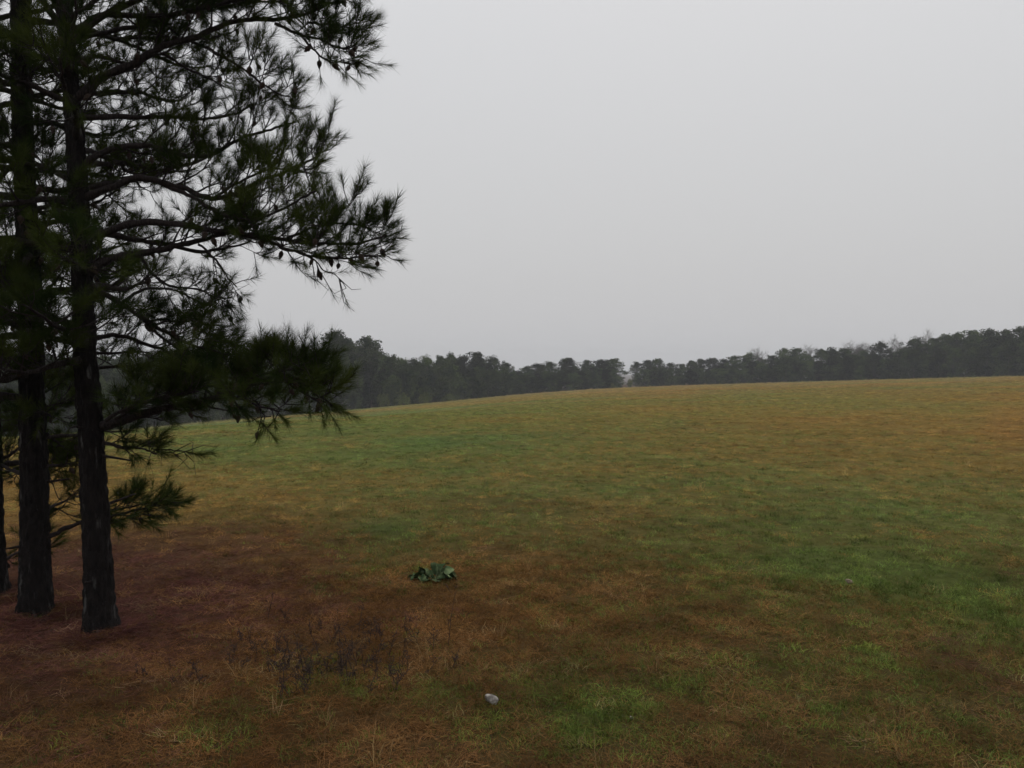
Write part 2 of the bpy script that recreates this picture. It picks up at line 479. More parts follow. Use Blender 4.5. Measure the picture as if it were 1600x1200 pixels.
TREE_BASES = []
TRUNKS = [(*ground_at(156, 994)[:2], .12), (*ground_at(58, 966)[:2], .12), (W(-10, 945, 6.0)[0], W(-10, 945, 6.0)[1], .11)]
def build_grass():
    def sample(n, r0, r1, p):                              # number density ~ r^-p inside the wedge in view
        u = rng.uniform(size=n)
        e = 2 - p
        return (r0 ** e + u * (r1 ** e - r0 ** e)) ** (1 / e)
    r1_ = sample(13000, 1.6, 7.0, 0.5); r2_ = sample(64000, 7.0, 120.0, 1.45); r3_ = sample(14000, 90, 200, 0.8)
    r = np.concatenate([r1_, r2_, r3_]); th = rng.uniform(-0.72, 0.72, len(r))
    x, y = r * np.sin(th), r * np.cos(th)
    keep = (edge_R(th) - r > 0.5)
    x, y = x[keep], y[keep]
    heap = np.zeros(len(x))
    for bx, by, br in TRUNKS:
        a_ = rng.uniform(0, 6.283, 130); d_ = br * 0.8 + np.abs(rng.normal(0, .09, 130))
        x = np.append(x, bx + d_ * np.cos(a_)); y = np.append(y, by + d_ * np.sin(a_)); heap = np.append(heap, 0.05 * np.exp(-(d_ - br) / .08))
    r, th = np.hypot(x, y), np.arctan2(x, y)
    z = terrain(x, y) + np.minimum(heap, .05)
    c, g, red, st = sward_color(x, y, z)
    n = len(x)
    u = rng.uniform(size=n)
    isg = u < np.clip(g * 1.3 - 0.08, 0.015, 0.97)
    st = np.where(heap > 0, 1.0, st)
    iss = (rng.uniform(size=n) < st * 0.8) & ~(isg & (rng.uniform(size=n) < 0.25))
    ist = (~isg) & (~iss) & (rng.uniform(size=n) < 0.02) & (r < 40)
    near_edge = (edge_R(th) - r < 9)
    ist |= near_edge & (rng.uniform(size=n) < 0.6)
    vid = np.where(isg, rng.integers(0, 3, n), rng.integers(3, 6, n))
    vid = np.where(iss, rng.integers(6, 8, n), vid); vid = np.where(ist, rng.integers(8, 10, n), vid)
    # colour of each clump: its own leaf colour, pulled towards the local mix
    dry, gr = palette(r, red, rng.uniform(size=(n, 1)))
    own = np.where(isg[:, None], gr, dry)
    own = np.where(iss[:, None], C_STRAW, own)
    own = np.where(ist[:, None], dry * 0.6 + C_TAN * 0.4, own)
    pull = smooth(r, 6, 60)[:, None] * 0.55 + 0.15
    cc = own * (1 - pull) + c * pull
    pale = (rng.uniform(size=(n, 1)) < 0.025)
    cc = np.where(pale, cc * 0.5 + C_TAN * 0.5, cc)
    mott = 0.68 + 0.64 * smooth(fbm(x * 4.3, y * 3.6, 141, 3), .25, .75) * np.exp(-r / 60) + 0.32 * (1 - np.exp(-r / 60))
    amp = (0.45 + 0.2 * smooth(r, 4, 8))[:, None]
    cc = cc * mott[:, None] * (1 + amp * rng.uniform(-1, 1, (n, 1))) * (0.95 + 0.1 * rng.uniform(size=(n, 3)))
    s = 0.9 + 0.15 * smooth(r, 8, 20) + 1.9 * smooth(r, 18, 95) + 2.0 * smooth(r, 80, 200)
    hz = rng.uniform(0.65, 1.3, n) * (0.85 + 0.5 * (fbm(x * 1.3, y * 1.3, 131, 3) - 0.3)) * (1 + 0.35 * smooth(r, 5, 12) + 0.6 * smooth(r, 15, 90))
    hz = np.where(near_edge, hz * 1.2, hz)
    sc = np.stack([s * rng.uniform(.8, 1.2, n), s * rng.uniform(.8, 1.2, n), hz], 1)
    rot = np.stack([rng.normal(0, .12, n), rng.normal(0, .12, n), rng.uniform(0, 6.283, n)], 1)
    me = bpy.data.meshes.new('grass')
    me.vertices.add(n); me.vertices.foreach_set('co', np.stack([x, y, z], 1).astype(np.float32).ravel())
    a = me.attributes.new('vid', 'INT', 'POINT'); a.data.foreach_set('value', vid.astype(np.int32))
    a = me.attributes.new('rot', 'FLOAT_VECTOR', 'POINT'); a.data.foreach_set('vector', rot.astype(np.float32).ravel())
    a = me.attributes.new('scl', 'FLOAT_VECTOR', 'POINT'); a.data.foreach_set('vector', sc.astype(np.float32).ravel())
    a = me.attributes.new('col', 'FLOAT_COLOR', 'POINT'); a.data.foreach_set('color', np.hstack([cc, np.ones((n, 1))]).astype(np.float32).ravel())
    o = link('grass', me)
    md = o.modifiers.new('blades', 'NODES'); md.node_group = instancer('grass_instances')
    prop(o, 'short matted green and brown grass covering the field', 'grass', kind='stuff')
build_grass()

# ------------------------------------------------------------------ near pines
def spline(pts, n):
    """Catmull-Rom through the points, n samples at even arc length"""
    p = np.asarray(pts, float)
    q = np.vstack([2 * p[0] - p[1], p, 2 * p[-1] - p[-2]])
    out = []
    for i in range(1, len(q) - 2):
        t = np.linspace(0, 1, 12, endpoint=False)[:, None]
        out.append(0.5 * (2 * q[i] + (q[i + 1] - q[i - 1]) * t + (2 * q[i - 1] - 5 * q[i] + 4 * q[i + 1] - q[i + 2]) * t ** 2 + (-q[i - 1] + 3 * q[i] - 3 * q[i + 1] + q[i + 2]) * t ** 3))
    c = np.vstack(out + [p[-1:]])
    s = np.concatenate([[0], np.cumsum(np.linalg.norm(np.diff(c, axis=0), axis=1))])
    t = np.linspace(0, s[-1], n)
    return np.stack([np.interp(t, s, c[:, k]) for k in range(3)], 1), s[-1]

def unit(v):
    v = np.asarray(v, float); return v / (np.linalg.norm(v, axis=-1, keepdims=True) + 1e-9)

def needles(P, D, Ls, count, lmin, lmax, width, r):
    """needle triangles round shoots that start at P and run along D"""
    n = len(P)
    P = np.repeat(P, count, 0); D = np.repeat(D, count, 0); Ls = np.repeat(Ls, count)
    m = n * count
    s = r.uniform(0, 1, m) ** 0.7
    al = np.radians(r.uniform(8, 46, m) + 18 * (1 - s))
    ph = r.uniform(0, 2 * np.pi, m)
    ref = np.where(np.abs(D[:, 2:3]) < 0.9, np.array([[0, 0, 1.0]]), np.array([[1.0, 0, 0]]))
    U = unit(np.cross(D, ref)); V = np.cross(D, U)
    d = np.cos(al)[:, None] * D + np.sin(al)[:, None] * (np.cos(ph)[:, None] * U + np.sin(ph)[:, None] * V)
    d[:, 2] -= 0.08; d = unit(d)
    base = P + D * (Ls * s)[:, None]
    L = r.uniform(lmin, lmax, m)
    side = unit(np.cross(d, r.normal(size=(m, 3)))) * (width * r.uniform(.7, 1.3, m) / 2)[:, None]
    tip = base + d * L[:, None] + r.normal(0, .006, (m, 3))
    v = np.stack([base - side, base + side, tip], 1).reshape(-1, 3)
    return v, np.arange(3 * m).reshape(-1, 3)

def cone_mesh():
    """a closed pine cone with rows of raised scales, base at the origin, pointing along +Z, 55 mm long"""
    g = []
    rows, cols = 7, 8
    for i in range(rows + 1):
        t = i / rows
        rad = 0.0135 * math.sin(math.pi * (0.12 + 0.86 * t ** 0.8)) + 0.001
        for j in range(cols):
            a = 2 * math.pi * (j + 0.5 * (i % 2)) / cols
            bump = 1.22 if (i + j) % 2 == 0 else 0.92
            g.append((rad * bump * math.cos(a), rad * bump * math.sin(a), 0.055 * t))
    q = [(i * cols + j, i * cols + (j + 1) % cols, (i + 1) * cols + (j + 1) % cols, (i + 1) * cols + j) for i in range(rows) for j in range(cols)]
    return np_mesh('cone', np.array(g), None, np.array(q), False, M_CONE)
CONE = cone_mesh()

class Pine:
    def __init__(self, label, path, widths, depth, seed, group='pines standing close by on the left'):
        """path: pixel rows down the trunk; widths in pixels"""
        self.r = np.random.default_rng(seed)
        self.depth = depth
        pts = np.array([W(px, py, depth) for px, py in path]); rad = np.array(widths) * depth / F_PX / 2
        order = np.argsort(pts[:, 2]); pts, rad = pts[order], rad[order]
        self.base = np.array([pts[0, 0], pts[0, 1], tz(pts[0, 0], pts[0, 1])])
        pts[0, 2] = self.base[2] - 0.12
        self.axis_z, self.axis = pts[:, 2], pts
        self.rad = rad
        self.root = bpy.data.objects.new('pine_tree', None); COL.objects.link(self.root)
        self.root.location = self.base
        prop(self.root, label, 'pine tree', group)
        TREE_BASES.append((self.base, rad[0]))
        self.trunk()
        self.ncones = 0
    def at(self, z):
        return np.array([np.interp(z, self.axis_z, self.axis[:, 0]), np.interp(z, self.axis_z, self.axis[:, 1]), z]), float(np.interp(z, self.axis_z, self.rad))
    def trunk(self):
        z = np.arange(self.axis_z[0], self.axis_z[-1], 0.018)
        sides = 56
        a = np.linspace(0, 2 * np.pi, sides, endpoint=False)
        V = np.zeros((len(z), sides, 3))
        s0 = float(self.r.uniform(0, 50))
        for i, zz in enumerate(z):
            c, rd = self.at(zz)
            hgt = zz - self.base[2]
            flare = 1 + 0.40 * math.exp(-max(hgt, 0) / 0.13)
            for j in range(sides):
                ca, sa = math.cos(a[j]), math.sin(a[j])
                if zz < 5.2:
                    d = mnoise.voronoi(Vector((ca * 3.0 + s0, sa * 3.0, zz * 9.5 + 0.8 * math.sin(a[j] * 3))))[0]
                    plate = min((d[1] - d[0]) * 2.4, 1.0)
                    nz = mnoise.noise(Vector((ca * 2 + s0, sa * 2, zz * 3)))
                    lump = mnoise.noise(Vector((ca * .9 + s0, sa * .9, zz * .9 + 4)))
                    root = 0.22 * math.exp(-max(hgt, 0) / 0.12) * math.sin(3 * a[j] + s0)
                    k = rd * (flare + root + 0.05 * lump) + 0.014 * plate - 0.010 + 0.006 * nz
                else:
                    k = rd
                V[i, j] = (c[0] + k * ca, c[1] + k * sa, zz)
        nz_ = len(z)
        i = np.arange(nz_ - 1)[:, None] * sides; j = np.arange(sides)[None]; k = (j + 1) % sides
        q = np.stack([i + j, i + k, i + k + sides, i + j + sides], -1).reshape(-1, 4)
        me = np_mesh('trunk', V.reshape(-1, 3) - self.base, None, q, True, M_BARK)
        link('trunk', me, self.root)
    def limb(self, pts, r0, r1, sec=0.32, start=0.3, gap=0.10, tuft=1.0, up=0.5, droop=0.0, cones=4, bare=0.0, twig_n=5, side_bias=1.0):
        r = self.r
        P, Ltot = spline(pts, max(8, int(len(pts) * 5)))
        n = len(P)
        cut = max(int(n * 0.6), int(n * (1 - 0.10 / Ltot)))    # leave room for the last needles
        P = P[:cut + 1]; Ltot *= cut / (n - 1); n = len(P); sec = sec * 0.88
        wob = np.cumsum(r.normal(0, .004, (n, 3)), 0); wob[0] = 0
        P = P + wob
        rad = np.linspace(r0, r1, n) * (1 + 0.08 * r.normal(size=n)); rad = np.maximum(rad, 0.0025)
        g = Geo(); g.tube(P, rad, 9)
        TP, TD, TL, CONES = [], [], [], []
        T = unit(np.gradient(P, axis=0))
        def shoot(p, d, L):
            TP.append(p); TD.append(unit(d)); TL.append(L)
        s = start * Ltot; flip = 1
        while s < Ltot * 0.985:
            t = s / Ltot; f = t * (n - 1); i = int(f); p = P[i] + (P[min(i + 1, n - 1)] - P[i]) * (f - i)
            tg = T[i]; sd = unit(np.cross(tg, [0, 0, 1.0]))
            flip = -flip
            ang = r.normal(0, 0.55) + (0.25 if up > 0 else -0.3)
            out = sd * flip * math.cos(ang) * side_bias + np.array([0, 0, 1.0]) * math.sin(ang) * (1 if up >= 0 else -1)
            fw = r.uniform(0.5, 1.1)
            d0 = unit(tg * fw + out)
            L = sec * r.uniform(0.6, 1.25) * (0.55 + 0.65 * math.sin(math.pi * min(1, (t - start) / (1 - start) * 0.75 + 0.2)))
            m = 6
            q = [p]; d = d0.copy()
            for k in range(m):
                d = unit(d + r.normal(0, .16, 3) + np.array([0, 0, up * 0.22 - droop * 0.25]) + tg * 0.05)
                q.append(q[-1] + d * L / m)
            q = np.array(q)
            rr = max(0.0026, rad[i] * 0.42); rr = min(rr, 0.010)
            g.tube(q, np.linspace(rr, 0.0022, m + 1), 5)
            if r.uniform() > bare: shoot(q[-2], unit(q[-1] - q[-2]) + [0, 0, 0.6 * up], 0.085)
            nt = max(1, int(round(twig_n * L / sec)))
            for k in range(nt):
                u_ = r.uniform(0.25, 0.97); j = min(int(u_ * m), m - 1)
                b = q[j] + (q[j + 1] - q[j]) * (u_ * m - j); dd = unit(q[j + 1] - q[j])
                dv = unit(dd * r.uniform(.4, 1.2) + r.normal(0, .62, 3) + np.array([0, 0, up * 0.5 - droop * 0.5]))
                tl = r.uniform(0.05, 0.16)
                mid = b + dv * tl * 0.55 + r.normal(0, .008, 3); d2 = unit(dv + np.array([0, 0, 0.45 * up - 0.3 * droop])); e = mid + d2 * tl * 0.5
                g.tube(np.array([b, mid, e]), [0.0032, 0.0026, 0.002], 4)
                if r.uniform() > bare: shoot(mid, d2 + [0, 0, 0.35 * up], tl * 0.5 + r.uniform(.02, .07))
                elif r.uniform() < 0.8:
                    e2 = e + unit(dv + r.normal(0, .7, 3)) * 0.09
                    g.tube(np.array([e, e2]), [0.002, 0.0014], 3)
            if len(CONES) < cones and r.uniform() < 0.6:
                cp = q[r.integers(3, m + 1)]; ce = cp + np.array([r.normal(0, .012), r.normal(0, .012), -r.uniform(.02, .05)])
                g.tube(np.array([cp, ce]), [.0025, .003], 4, False)
                CONES.append((ce, unit(np.array([r.normal(0, .45), r.normal(0, .45), -0.9]))))
            s += gap * r.uniform(0.7, 1.35)
        shoot(P[-2], unit(T[-1] + np.array([0, 0, 0.4 * up])), 0.14)
        o = link('limb', g.mesh('limb', M_LIMB, self.base), self.root)
        if TP:
            v, t = needles(np.array(TP), np.array(TD), np.array(TL), max(6, int(86 * tuft)), 0.058, 0.105, 0.0022, r)
            nd = link('needles', np_mesh('needles', v - self.base, t, None, True, M_NEEDLE), o)
            nd['kind'] = 'stuff'
        for p, d in CONES[:cones]:
            c = link('cone', CONE, o)
            c.location = Vector(p - self.base)
            c.rotation_euler = Vector(d).to_track_quat('Z', 'Y').to_euler()
            sc = float(r.uniform(.8, 1.15)); c.scale = (sc, sc, sc)
            self.ncones += 1
        return P
    def trace(self, px, d0, d1, r0, r1, **kw):
        """limb through pixels of the photograph, its depth going from d0 to d1 metres"""
        ln = np.concatenate([[0], np.cumsum(np.hypot(*np.diff(np.array(px, float), axis=0).T))]); ln /= ln[-1]
        pts = [W(x, y, d0 + (d1 - d0) * (t ** 1.2)) for (x, y), t in zip(px, ln)]
        return self.limb(pts, r0, r1, **kw)
    def wild(self, z, az, L, rise=0.25, r0=None, **kw):
        """limb from the trunk at height z, heading azimuth az (0 = away from the camera, + = right)"""
        c, rd = self.at(z)
        r = self.r
        pts = [c]; d = np.array([math.sin(az), math.cos(az), rise])
        for k in range(5):
            d = unit(d + r.normal(0, .12, 3) + np.array([0, 0, -0.05 if k < 3 else 0.14]))
            pts.append(pts[-1] + d * L / 5)
        return self.limb(pts, r0 or min(0.4 * rd, 0.03), 0.006, **kw)
    def stubs(self, zs):
        r = self.r
        for z in zs:
            c, rd = self.at(z); az = r.uniform(0, 6.28); d = unit([math.sin(az), math.cos(az), r.uniform(-.2, .3)])
            g = Geo(); L = r.uniform(.06, .22)
            g.tube(np.array([c + d * rd * .6, c + d * (rd + L * .5), c + d * (rd + L) + r.normal(0, .01, 3)]), [.011, .008, .005], 6)
            link('branch_stub', g.mesh('branch_stub', M_LIMB, self.base), self.root)

# the pine on the right of the pair
def depth_of(px, py):
    g = ground_at(px, py)
    return float(g[1] * CP - (g[2] - CAM_H) * SP)
DR = depth_of(156, 994)
R = Pine('dark pine with long limbs reaching right, nearest and rightmost of the close pines',
         [(156, 1000), (153, 880), (146, 760), (141, 660), (133, 560), (129, 440), (123, 300), (112, 150), (103, 30), (101, 0), (96, -150), (92, -400), (88, -700)],
         [46, 42, 39, 37, 34, 32, 29, 25, 21, 21, 18, 12, 4], DR, 11)
R.stubs([0.35, 0.8, 1.15, 1.3, 1.9])
lim = R.trace
lim([(112, 160), (160, 124), (200, 108), (240, 88), (280, 72), (320, 60), (360, 45), (400, 39), (440, 36), (485, 28), (530, 12), (562, 4)], DR, 5.5, .030, .007, sec=.34, start=.2, gap=.085, cones=9, up=.6)
lim([(430, 37), (465, 52), (500, 66), (540, 80), (570, 62)], 5.35, 5.3, .011, .005, sec=.24, start=.15, gap=.055, cones=8, up=.55)
lim([(480, 35), (520, 38), (555, 42), (580, 40)], 5.4, 5.2, .008, .004, sec=.16, start=.1, gap=.06, cones=3, up=.5)
lim([(470, 55), (490, 75), (520, 92), (560, 85)], 5.4, 5.2, .008, .004, sec=.16, start=.3, gap=.06, cones=7, up=.2, tuft=.7)
lim([(108, 70), (150, 30), (200, 6), (260, -20), (340, -52), (430, -62), (520, -60)], DR, 5.0, .024, .007, sec=.42, start=.2, gap=.075, cones=4, up=.1, droop=.2)
lim([(108, 55), (160, 24), (250, 22), (330, 8), (420, -8), (520, -12), (560, -2)], DR, 5.7, .022, .006, sec=.36, start=.2, gap=.08, cones=6, up=.3)
lim([(114, 100), (150, 90), (200, 98), (240, 85), (300, 60)], DR, 5.7, .015, .005, sec=.3, start=.3, gap=.1, cones=3, tuft=.8)
lim([(300, 66), (340, 88), (378, 110), (415, 140), (450, 160), (475, 150)], 5.4, 5.3, .011, .005, sec=.26, start=.12, gap=.07, cones=8, up=.7)
lim([(250, 84), (300, 112), (340, 130), (370, 140)], 5.3, 5.6, .010, .005, sec=.28, start=.25, gap=.09, cones=5, up=.4, tuft=.8)
lim([(122, 262), (180, 232), (240, 232), (300, 240), (330, 232), (350, 215), (380, 200), (420, 190), (455, 180), (472, 165)], DR, 5.6, .022, .006, sec=.3, start=.2, gap=.09, cones=8, up=.8)
lim([(128, 312), (175, 291), (215, 280), (250, 286), (290, 300), (330, 312), (370, 305), (420, 282), (460, 262), (500, 240), (515, 222)], DR, 5.3, .026, .006, sec=.34, start=.25, gap=.075, cones=5, up=.7, twig_n=6)
lim([(250, 286), (300, 304), (340, 326), (385, 338), (430, 325), (480, 300), (512, 292)], 5.2, 4.9, .014, .006, sec=.32, start=.3, gap=.07, cones=3, up=.6, twig_n=6)
lim([(330, 312), (370, 285), (420, 262), (470, 262), (512, 268)], 5.25, 5.5, .010, .005, sec=.3, start=.1, gap=.075, cones=4, up=.7, twig_n=6)
lim([(134, 376), (175, 360), (215, 347), (255, 345), (300, 349), (350, 358), (400, 366), (450, 372), (500, 378), (550, 376), (590, 365), (612, 352)], DR, 5.0, .026, .006, sec=.27, start=.32, gap=.065, cones=6, up=.6, twig_n=6)
lim([(400, 366), (440, 390), (490, 402), (540, 402), (585, 398), (608, 396)], 5.05, 4.95, .012, .005, sec=.22, start=.15, gap=.055, cones=10, up=.3, twig_n=6)
lim([(450, 372), (490, 352), (530, 345), (570, 352), (600, 355)], 5.05, 5.2, .009, .005, sec=.22, start=.1, gap=.06, cones=2, up=.6, twig_n=6)
lim([(470, 395), (500, 420), (520, 430), (545, 420)], 5.0, 4.95, .006, .003, sec=.12, start=.2, gap=.08, cones=8, up=-.2, droop=.4, tuft=.5, bare=.5)
lim([(140, 428), (170, 405), (210, 400), (260, 393), (310, 380), (350, 370), (385, 362), (430, 350)], DR, 5.5, .030, .008, sec=.3, start=.3, gap=.09, cones=4, up=.3)
lim([(220, 400), (235, 425), (265, 445), (310, 450), (350, 462), (385, 455)], 5.2, 5.5, .011, .004, sec=.26, start=.15, gap=.085, cones=6, up=-.1, droop=.5, tuft=.65, bare=.25)
lim([(310, 382), (335, 410), (352, 436), (385, 458)], 5.3, 5.4, .009, .004, sec=.2, start=.15, gap=.085, cones=6, up=0, droop=.5, tuft=.6, bare=.25)
lim([(145, 446), (192, 472), (240, 508), (280, 528), (330, 546), (372, 556)], DR, 5.0, .019, .006, sec=.28, start=.25, gap=.065, cones=4, up=.35)
lim([(200, 480), (250, 530), (300, 560), (350, 588), (395, 596)], 5.1, 5.4, .010, .005, sec=.22, start=.1, gap=.065, cones=2, up=.35, twig_n=6)
lim([(192, 472), (230, 455), (270, 455), (310, 470), (345, 490)], 5.1, 5.5, .011, .005, sec=.28, start=.2, gap=.085, cones=5, up=.3, tuft=.8)
lim([(240, 508), (290, 500), (330, 508), (352, 500)], 5.1, 5.3, .009, .005, sec=.24, start=.1, gap=.075, cones=3, up=.4)
lim([(135, 530), (180, 520), (230, 538), (290, 556), (350, 560)], DR, 5.6, .016, .005, sec=.3, start=.25, gap=.075, cones=2, up=.4)
lim([(158, 666), (208, 652), (256, 636), (304, 624), (350, 612), (385, 594), (420, 588), (455, 594), (485, 612), (505, 632), (524, 648)], DR, 4.85, .032, .006, sec=.26, start=.3, gap=.07, cones=5, up=.5)
lim([(350, 612), (390, 598), (430, 586), (465, 584), (495, 590), (520, 602)], 4.95, 4.8, .014, .005, sec=.16, start=.05, gap=.055, cones=3, up=.6, twig_n=5)
lim([(365, 604), (410, 597), (455, 596), (490, 606), (518, 622)], 4.9, 5.15, .012, .005, sec=.17, start=.05, gap=.05, cones=2, up=.45, twig_n=6)
lim([(440, 590), (465, 605), (490, 622), (515, 640)], 4.9, 4.75, .008, .004, sec=.16, start=.1, gap=.06, cones=4, up=.2, twig_n=6)
lim([(340, 614), (375, 624), (405, 636), (435, 646), (458, 650)], 4.95, 4.8, .010, .004, sec=.18, start=.1, gap=.055, cones=3, up=.3, twig_n=6)
lim([(165, 658), (200, 640), (245, 628), (290, 618), (330, 612)], 5.0, 4.9, .012, .005, sec=.22, start=.1, gap=.06, cones=1, up=.5, twig_n=6)
lim([(450, 598), (475, 618), (498, 634), (516, 645)], 4.95, 4.9, .008, .004, sec=.12, start=.2, gap=.06, cones=3, up=.1, twig_n=5)
lim([(230, 645), (265, 615), (310, 600), (350, 600), (385, 604)], 5.1, 5.3, .015, .006, sec=.22, start=.1, gap=.07, cones=3, up=.5, twig_n=6)
lim([(180, 655), (220, 625), (270, 612), (320, 608)], 5.1, 4.8, .013, .006, sec=.32, start=.1, gap=.075, cones=2, up=.5, twig_n=6)
lim([(395, 625), (412, 648), (420, 664), (430, 670)], 4.9, 4.85, .006, .003, sec=.1, start=.5, gap=.12, cones=3, up=0, bare=.9)
lim([(160, 690), (190, 695), (220, 698), (250, 706), (272, 712)], DR, 5.3, .013, .005, sec=.15, start=.15, gap=.07, cones=0, up=.2, twig_n=6)
lim([(240, 704), (265, 700), (285, 704), (300, 710)], 5.25, 5.3, .006, .003, sec=.16, start=.1, gap=.06, cones=0, up=.1, bare=.97)
# limbs reaching towards the camera and away from it
for z, az, L, kw in ((1.75, 3.0, .9, dict(sec=.26, up=.6)), (1.95, -2.6, .8, dict(sec=.26, up=.6)), (1.85, 2.75, 1.0, dict(sec=.3, up=.6)),
                     (2.1, -0.5, 1.1, {}), (2.3, 2.6, .9, dict(up=.5)), (2.45, -1.7, 1.0, {}), (2.6, 0.5, 1.3, {}), (2.75, -2.5, .9, {}), (2.9, -1.0, 1.1, {}), (3.0, 0.15, 1.3, {}),
                     (3.15, 2.4, .9, {}), (3.3, 0.75, 1.4, {}), (3.4, -2.0, 1.0, {}), (3.55, 2.9, .8, {}), (3.65, -1.2, 1.1, {}), (3.8, 0.6, 1.5, {}), (3.95, 1.9, .9, {}), (4.05, -2.2, 1.0, {}),
                     (4.2, 0.4, 1.3, {}), (4.3, 1.3, 1.5, {}), (4.45, -1.0, 1.1, {}), (4.7, 2.3, 1.0, {}), (4.9, 0.9, 1.2, {}), (5.2, -2.4, .9, {}), (5.4, 1.7, 1.0, {}), (5.8, 0.2, .9, {}), (6.1, -1.5, .7, {}), (6.3, 2.0, .6, {}),
                     (2.2, 0.0, 1.2, {}), (2.5, -0.3, 1.1, {}), (2.85, 0.4, 1.3, {}), (3.1, -0.2, 1.3, {}), (3.45, 0.3, 1.4, {}), (3.7, -0.5, 1.2, {}), (3.9, 0.2, 1.4, {}), (4.15, 0.85, 1.5, {}), (4.5, 0.5, 1.4, {})):
    k_ = dict(sec=.30, start=.26, gap=.076, cones=2, up=.4, twig_n=5); k_.update(kw)
    R.wild(z, az, L, **k_)
# fork above the frame's top, left
lim([(95, 45), (72, 14), (50, -20), (30, -80), (10, -160)], DR, 5.0, .024, .010, sec=.34, start=.35, gap=.09, cones=3, up=.4)
lim([(96, 30), (82, 0), (70, -40), (50, -120)], DR, 5.3, .016, .008, sec=.34, start=.35, gap=.09, cones=3, up=.4)

# its neighbour
DL = depth_of(58, 966)
Lp = Pine('straight thick-trunked dark pine just left of the nearest pine trunk',
          [(58, 975), (55, 880), (54, 760), (51, 680), (49, 560), (48, 480), (43, 380), (40, 300), (35, 200), (33, 100), (32, 0), (30, -200), (28, -450), (26, -800)],
          [46, 43, 40, 38, 36, 35, 34, 32, 30, 29, 28, 22, 14, 4], DL, 23)
Lp.stubs([0.5, 0.9, 1.4])
ll = Lp.trace
ll([(70, 840), (110, 820), (132, 814), (175, 806), (210, 798), (250, 790), (288, 783)], DL, 5.95, .017, .005, sec=.18, start=.35, gap=.075, cones=1, up=.15, twig_n=5)
ll([(132, 814), (180, 796), (220, 782), (255, 780), (280, 786)], 5.6, 6.1, .010, .004, sec=.15, start=.2, gap=.065, cones=0, up=.15, twig_n=6)
ll([(190, 802), (215, 808), (238, 812), (250, 812)], 5.8, 5.9, .007, .003, sec=.12, start=.2, gap=.06, cones=1, up=.2)
ll([(60, 800), (95, 785), (125, 775)], DL, 6.3, .013, .005, sec=.32, start=.2, gap=.06, cones=1, up=.4, twig_n=6)
ll([(70, 682), (120, 674), (170, 668), (210, 672)], DL, 6.2, .015, .005, sec=.26, start=.35, gap=.08, cones=2, up=.2)
ll([(74, 678), (95, 690), (110, 705)], DL, 5.9, .010, .004, sec=.2, start=.3, gap=.07, cones=1, up=0, droop=.3)
ll([(72, 728), (100, 730), (125, 728)], DL, 6.2, .010, .004, sec=.2, start=.2, gap=.06, cones=1, up=.2)
ll([(70, 524), (110, 516), (160, 500)], DL, 6.0, .014, .006, sec=.3, start=.3, gap=.08, cones=2)
ll([(60, 425), (100, 432), (120, 436)], DL, 5.9, .014, .006, sec=.3, start=.4, gap=.1, cones=2)
for z, az, L, kw in ((0.95, -1.2, 1.0, dict(r0=.014, sec=.28)), (1.25, -0.4, 1.1, dict(r0=.014)), (1.5, -2.6, 1.0, dict(up=.5)), (1.65, 2.9, 1.0, dict(up=.6)), (1.75, -1.9, 1.2, {}), (1.85, 2.5, 1.1, dict(up=.6)), (1.95, -3.0, 1.0, dict(up=.5)),
                     (2.05, -1.1, 1.2, {}), (2.2, 0.4, 1.2, {}), (2.3, -2.2, 1.1, {}), (2.45, 2.8, .9, {}), (2.55, -0.7, 1.2, {}), (2.7, 2.3, .9, {}), (2.85, -1.6, 1.1, {}), (2.95, 0.5, 1.1, {}), (3.1, -2.7, .9, {}), (3.25, -0.9, 1.1, {}),
                     (3.4, 0.3, 1.2, {}), (3.5, 2.6, .9, {}), (3.65, -1.9, 1.0, {}), (3.8, -0.3, 1.1, {}), (3.95, -2.6, .9, {}), (4.1, 0.8, 1.1, {}), (4.25, -1.3, 1.1, {}), (4.4, 2.7, .8, {}), (4.6, 0.2, 1.1, {}), (4.9, -2.0, 1.0, {}), (5.1, 1.2, 1.1, {}), (5.4, -0.7, 1.0, {}), (5.8, 2.2, .8, {}), (6.2, -1.4, .8, {})):
    k_ = dict(sec=.30, start=.26, gap=.076, cones=1, up=.4, twig_n=5); k_.update(kw)
    Lp.wild(z, az, L, **k_)

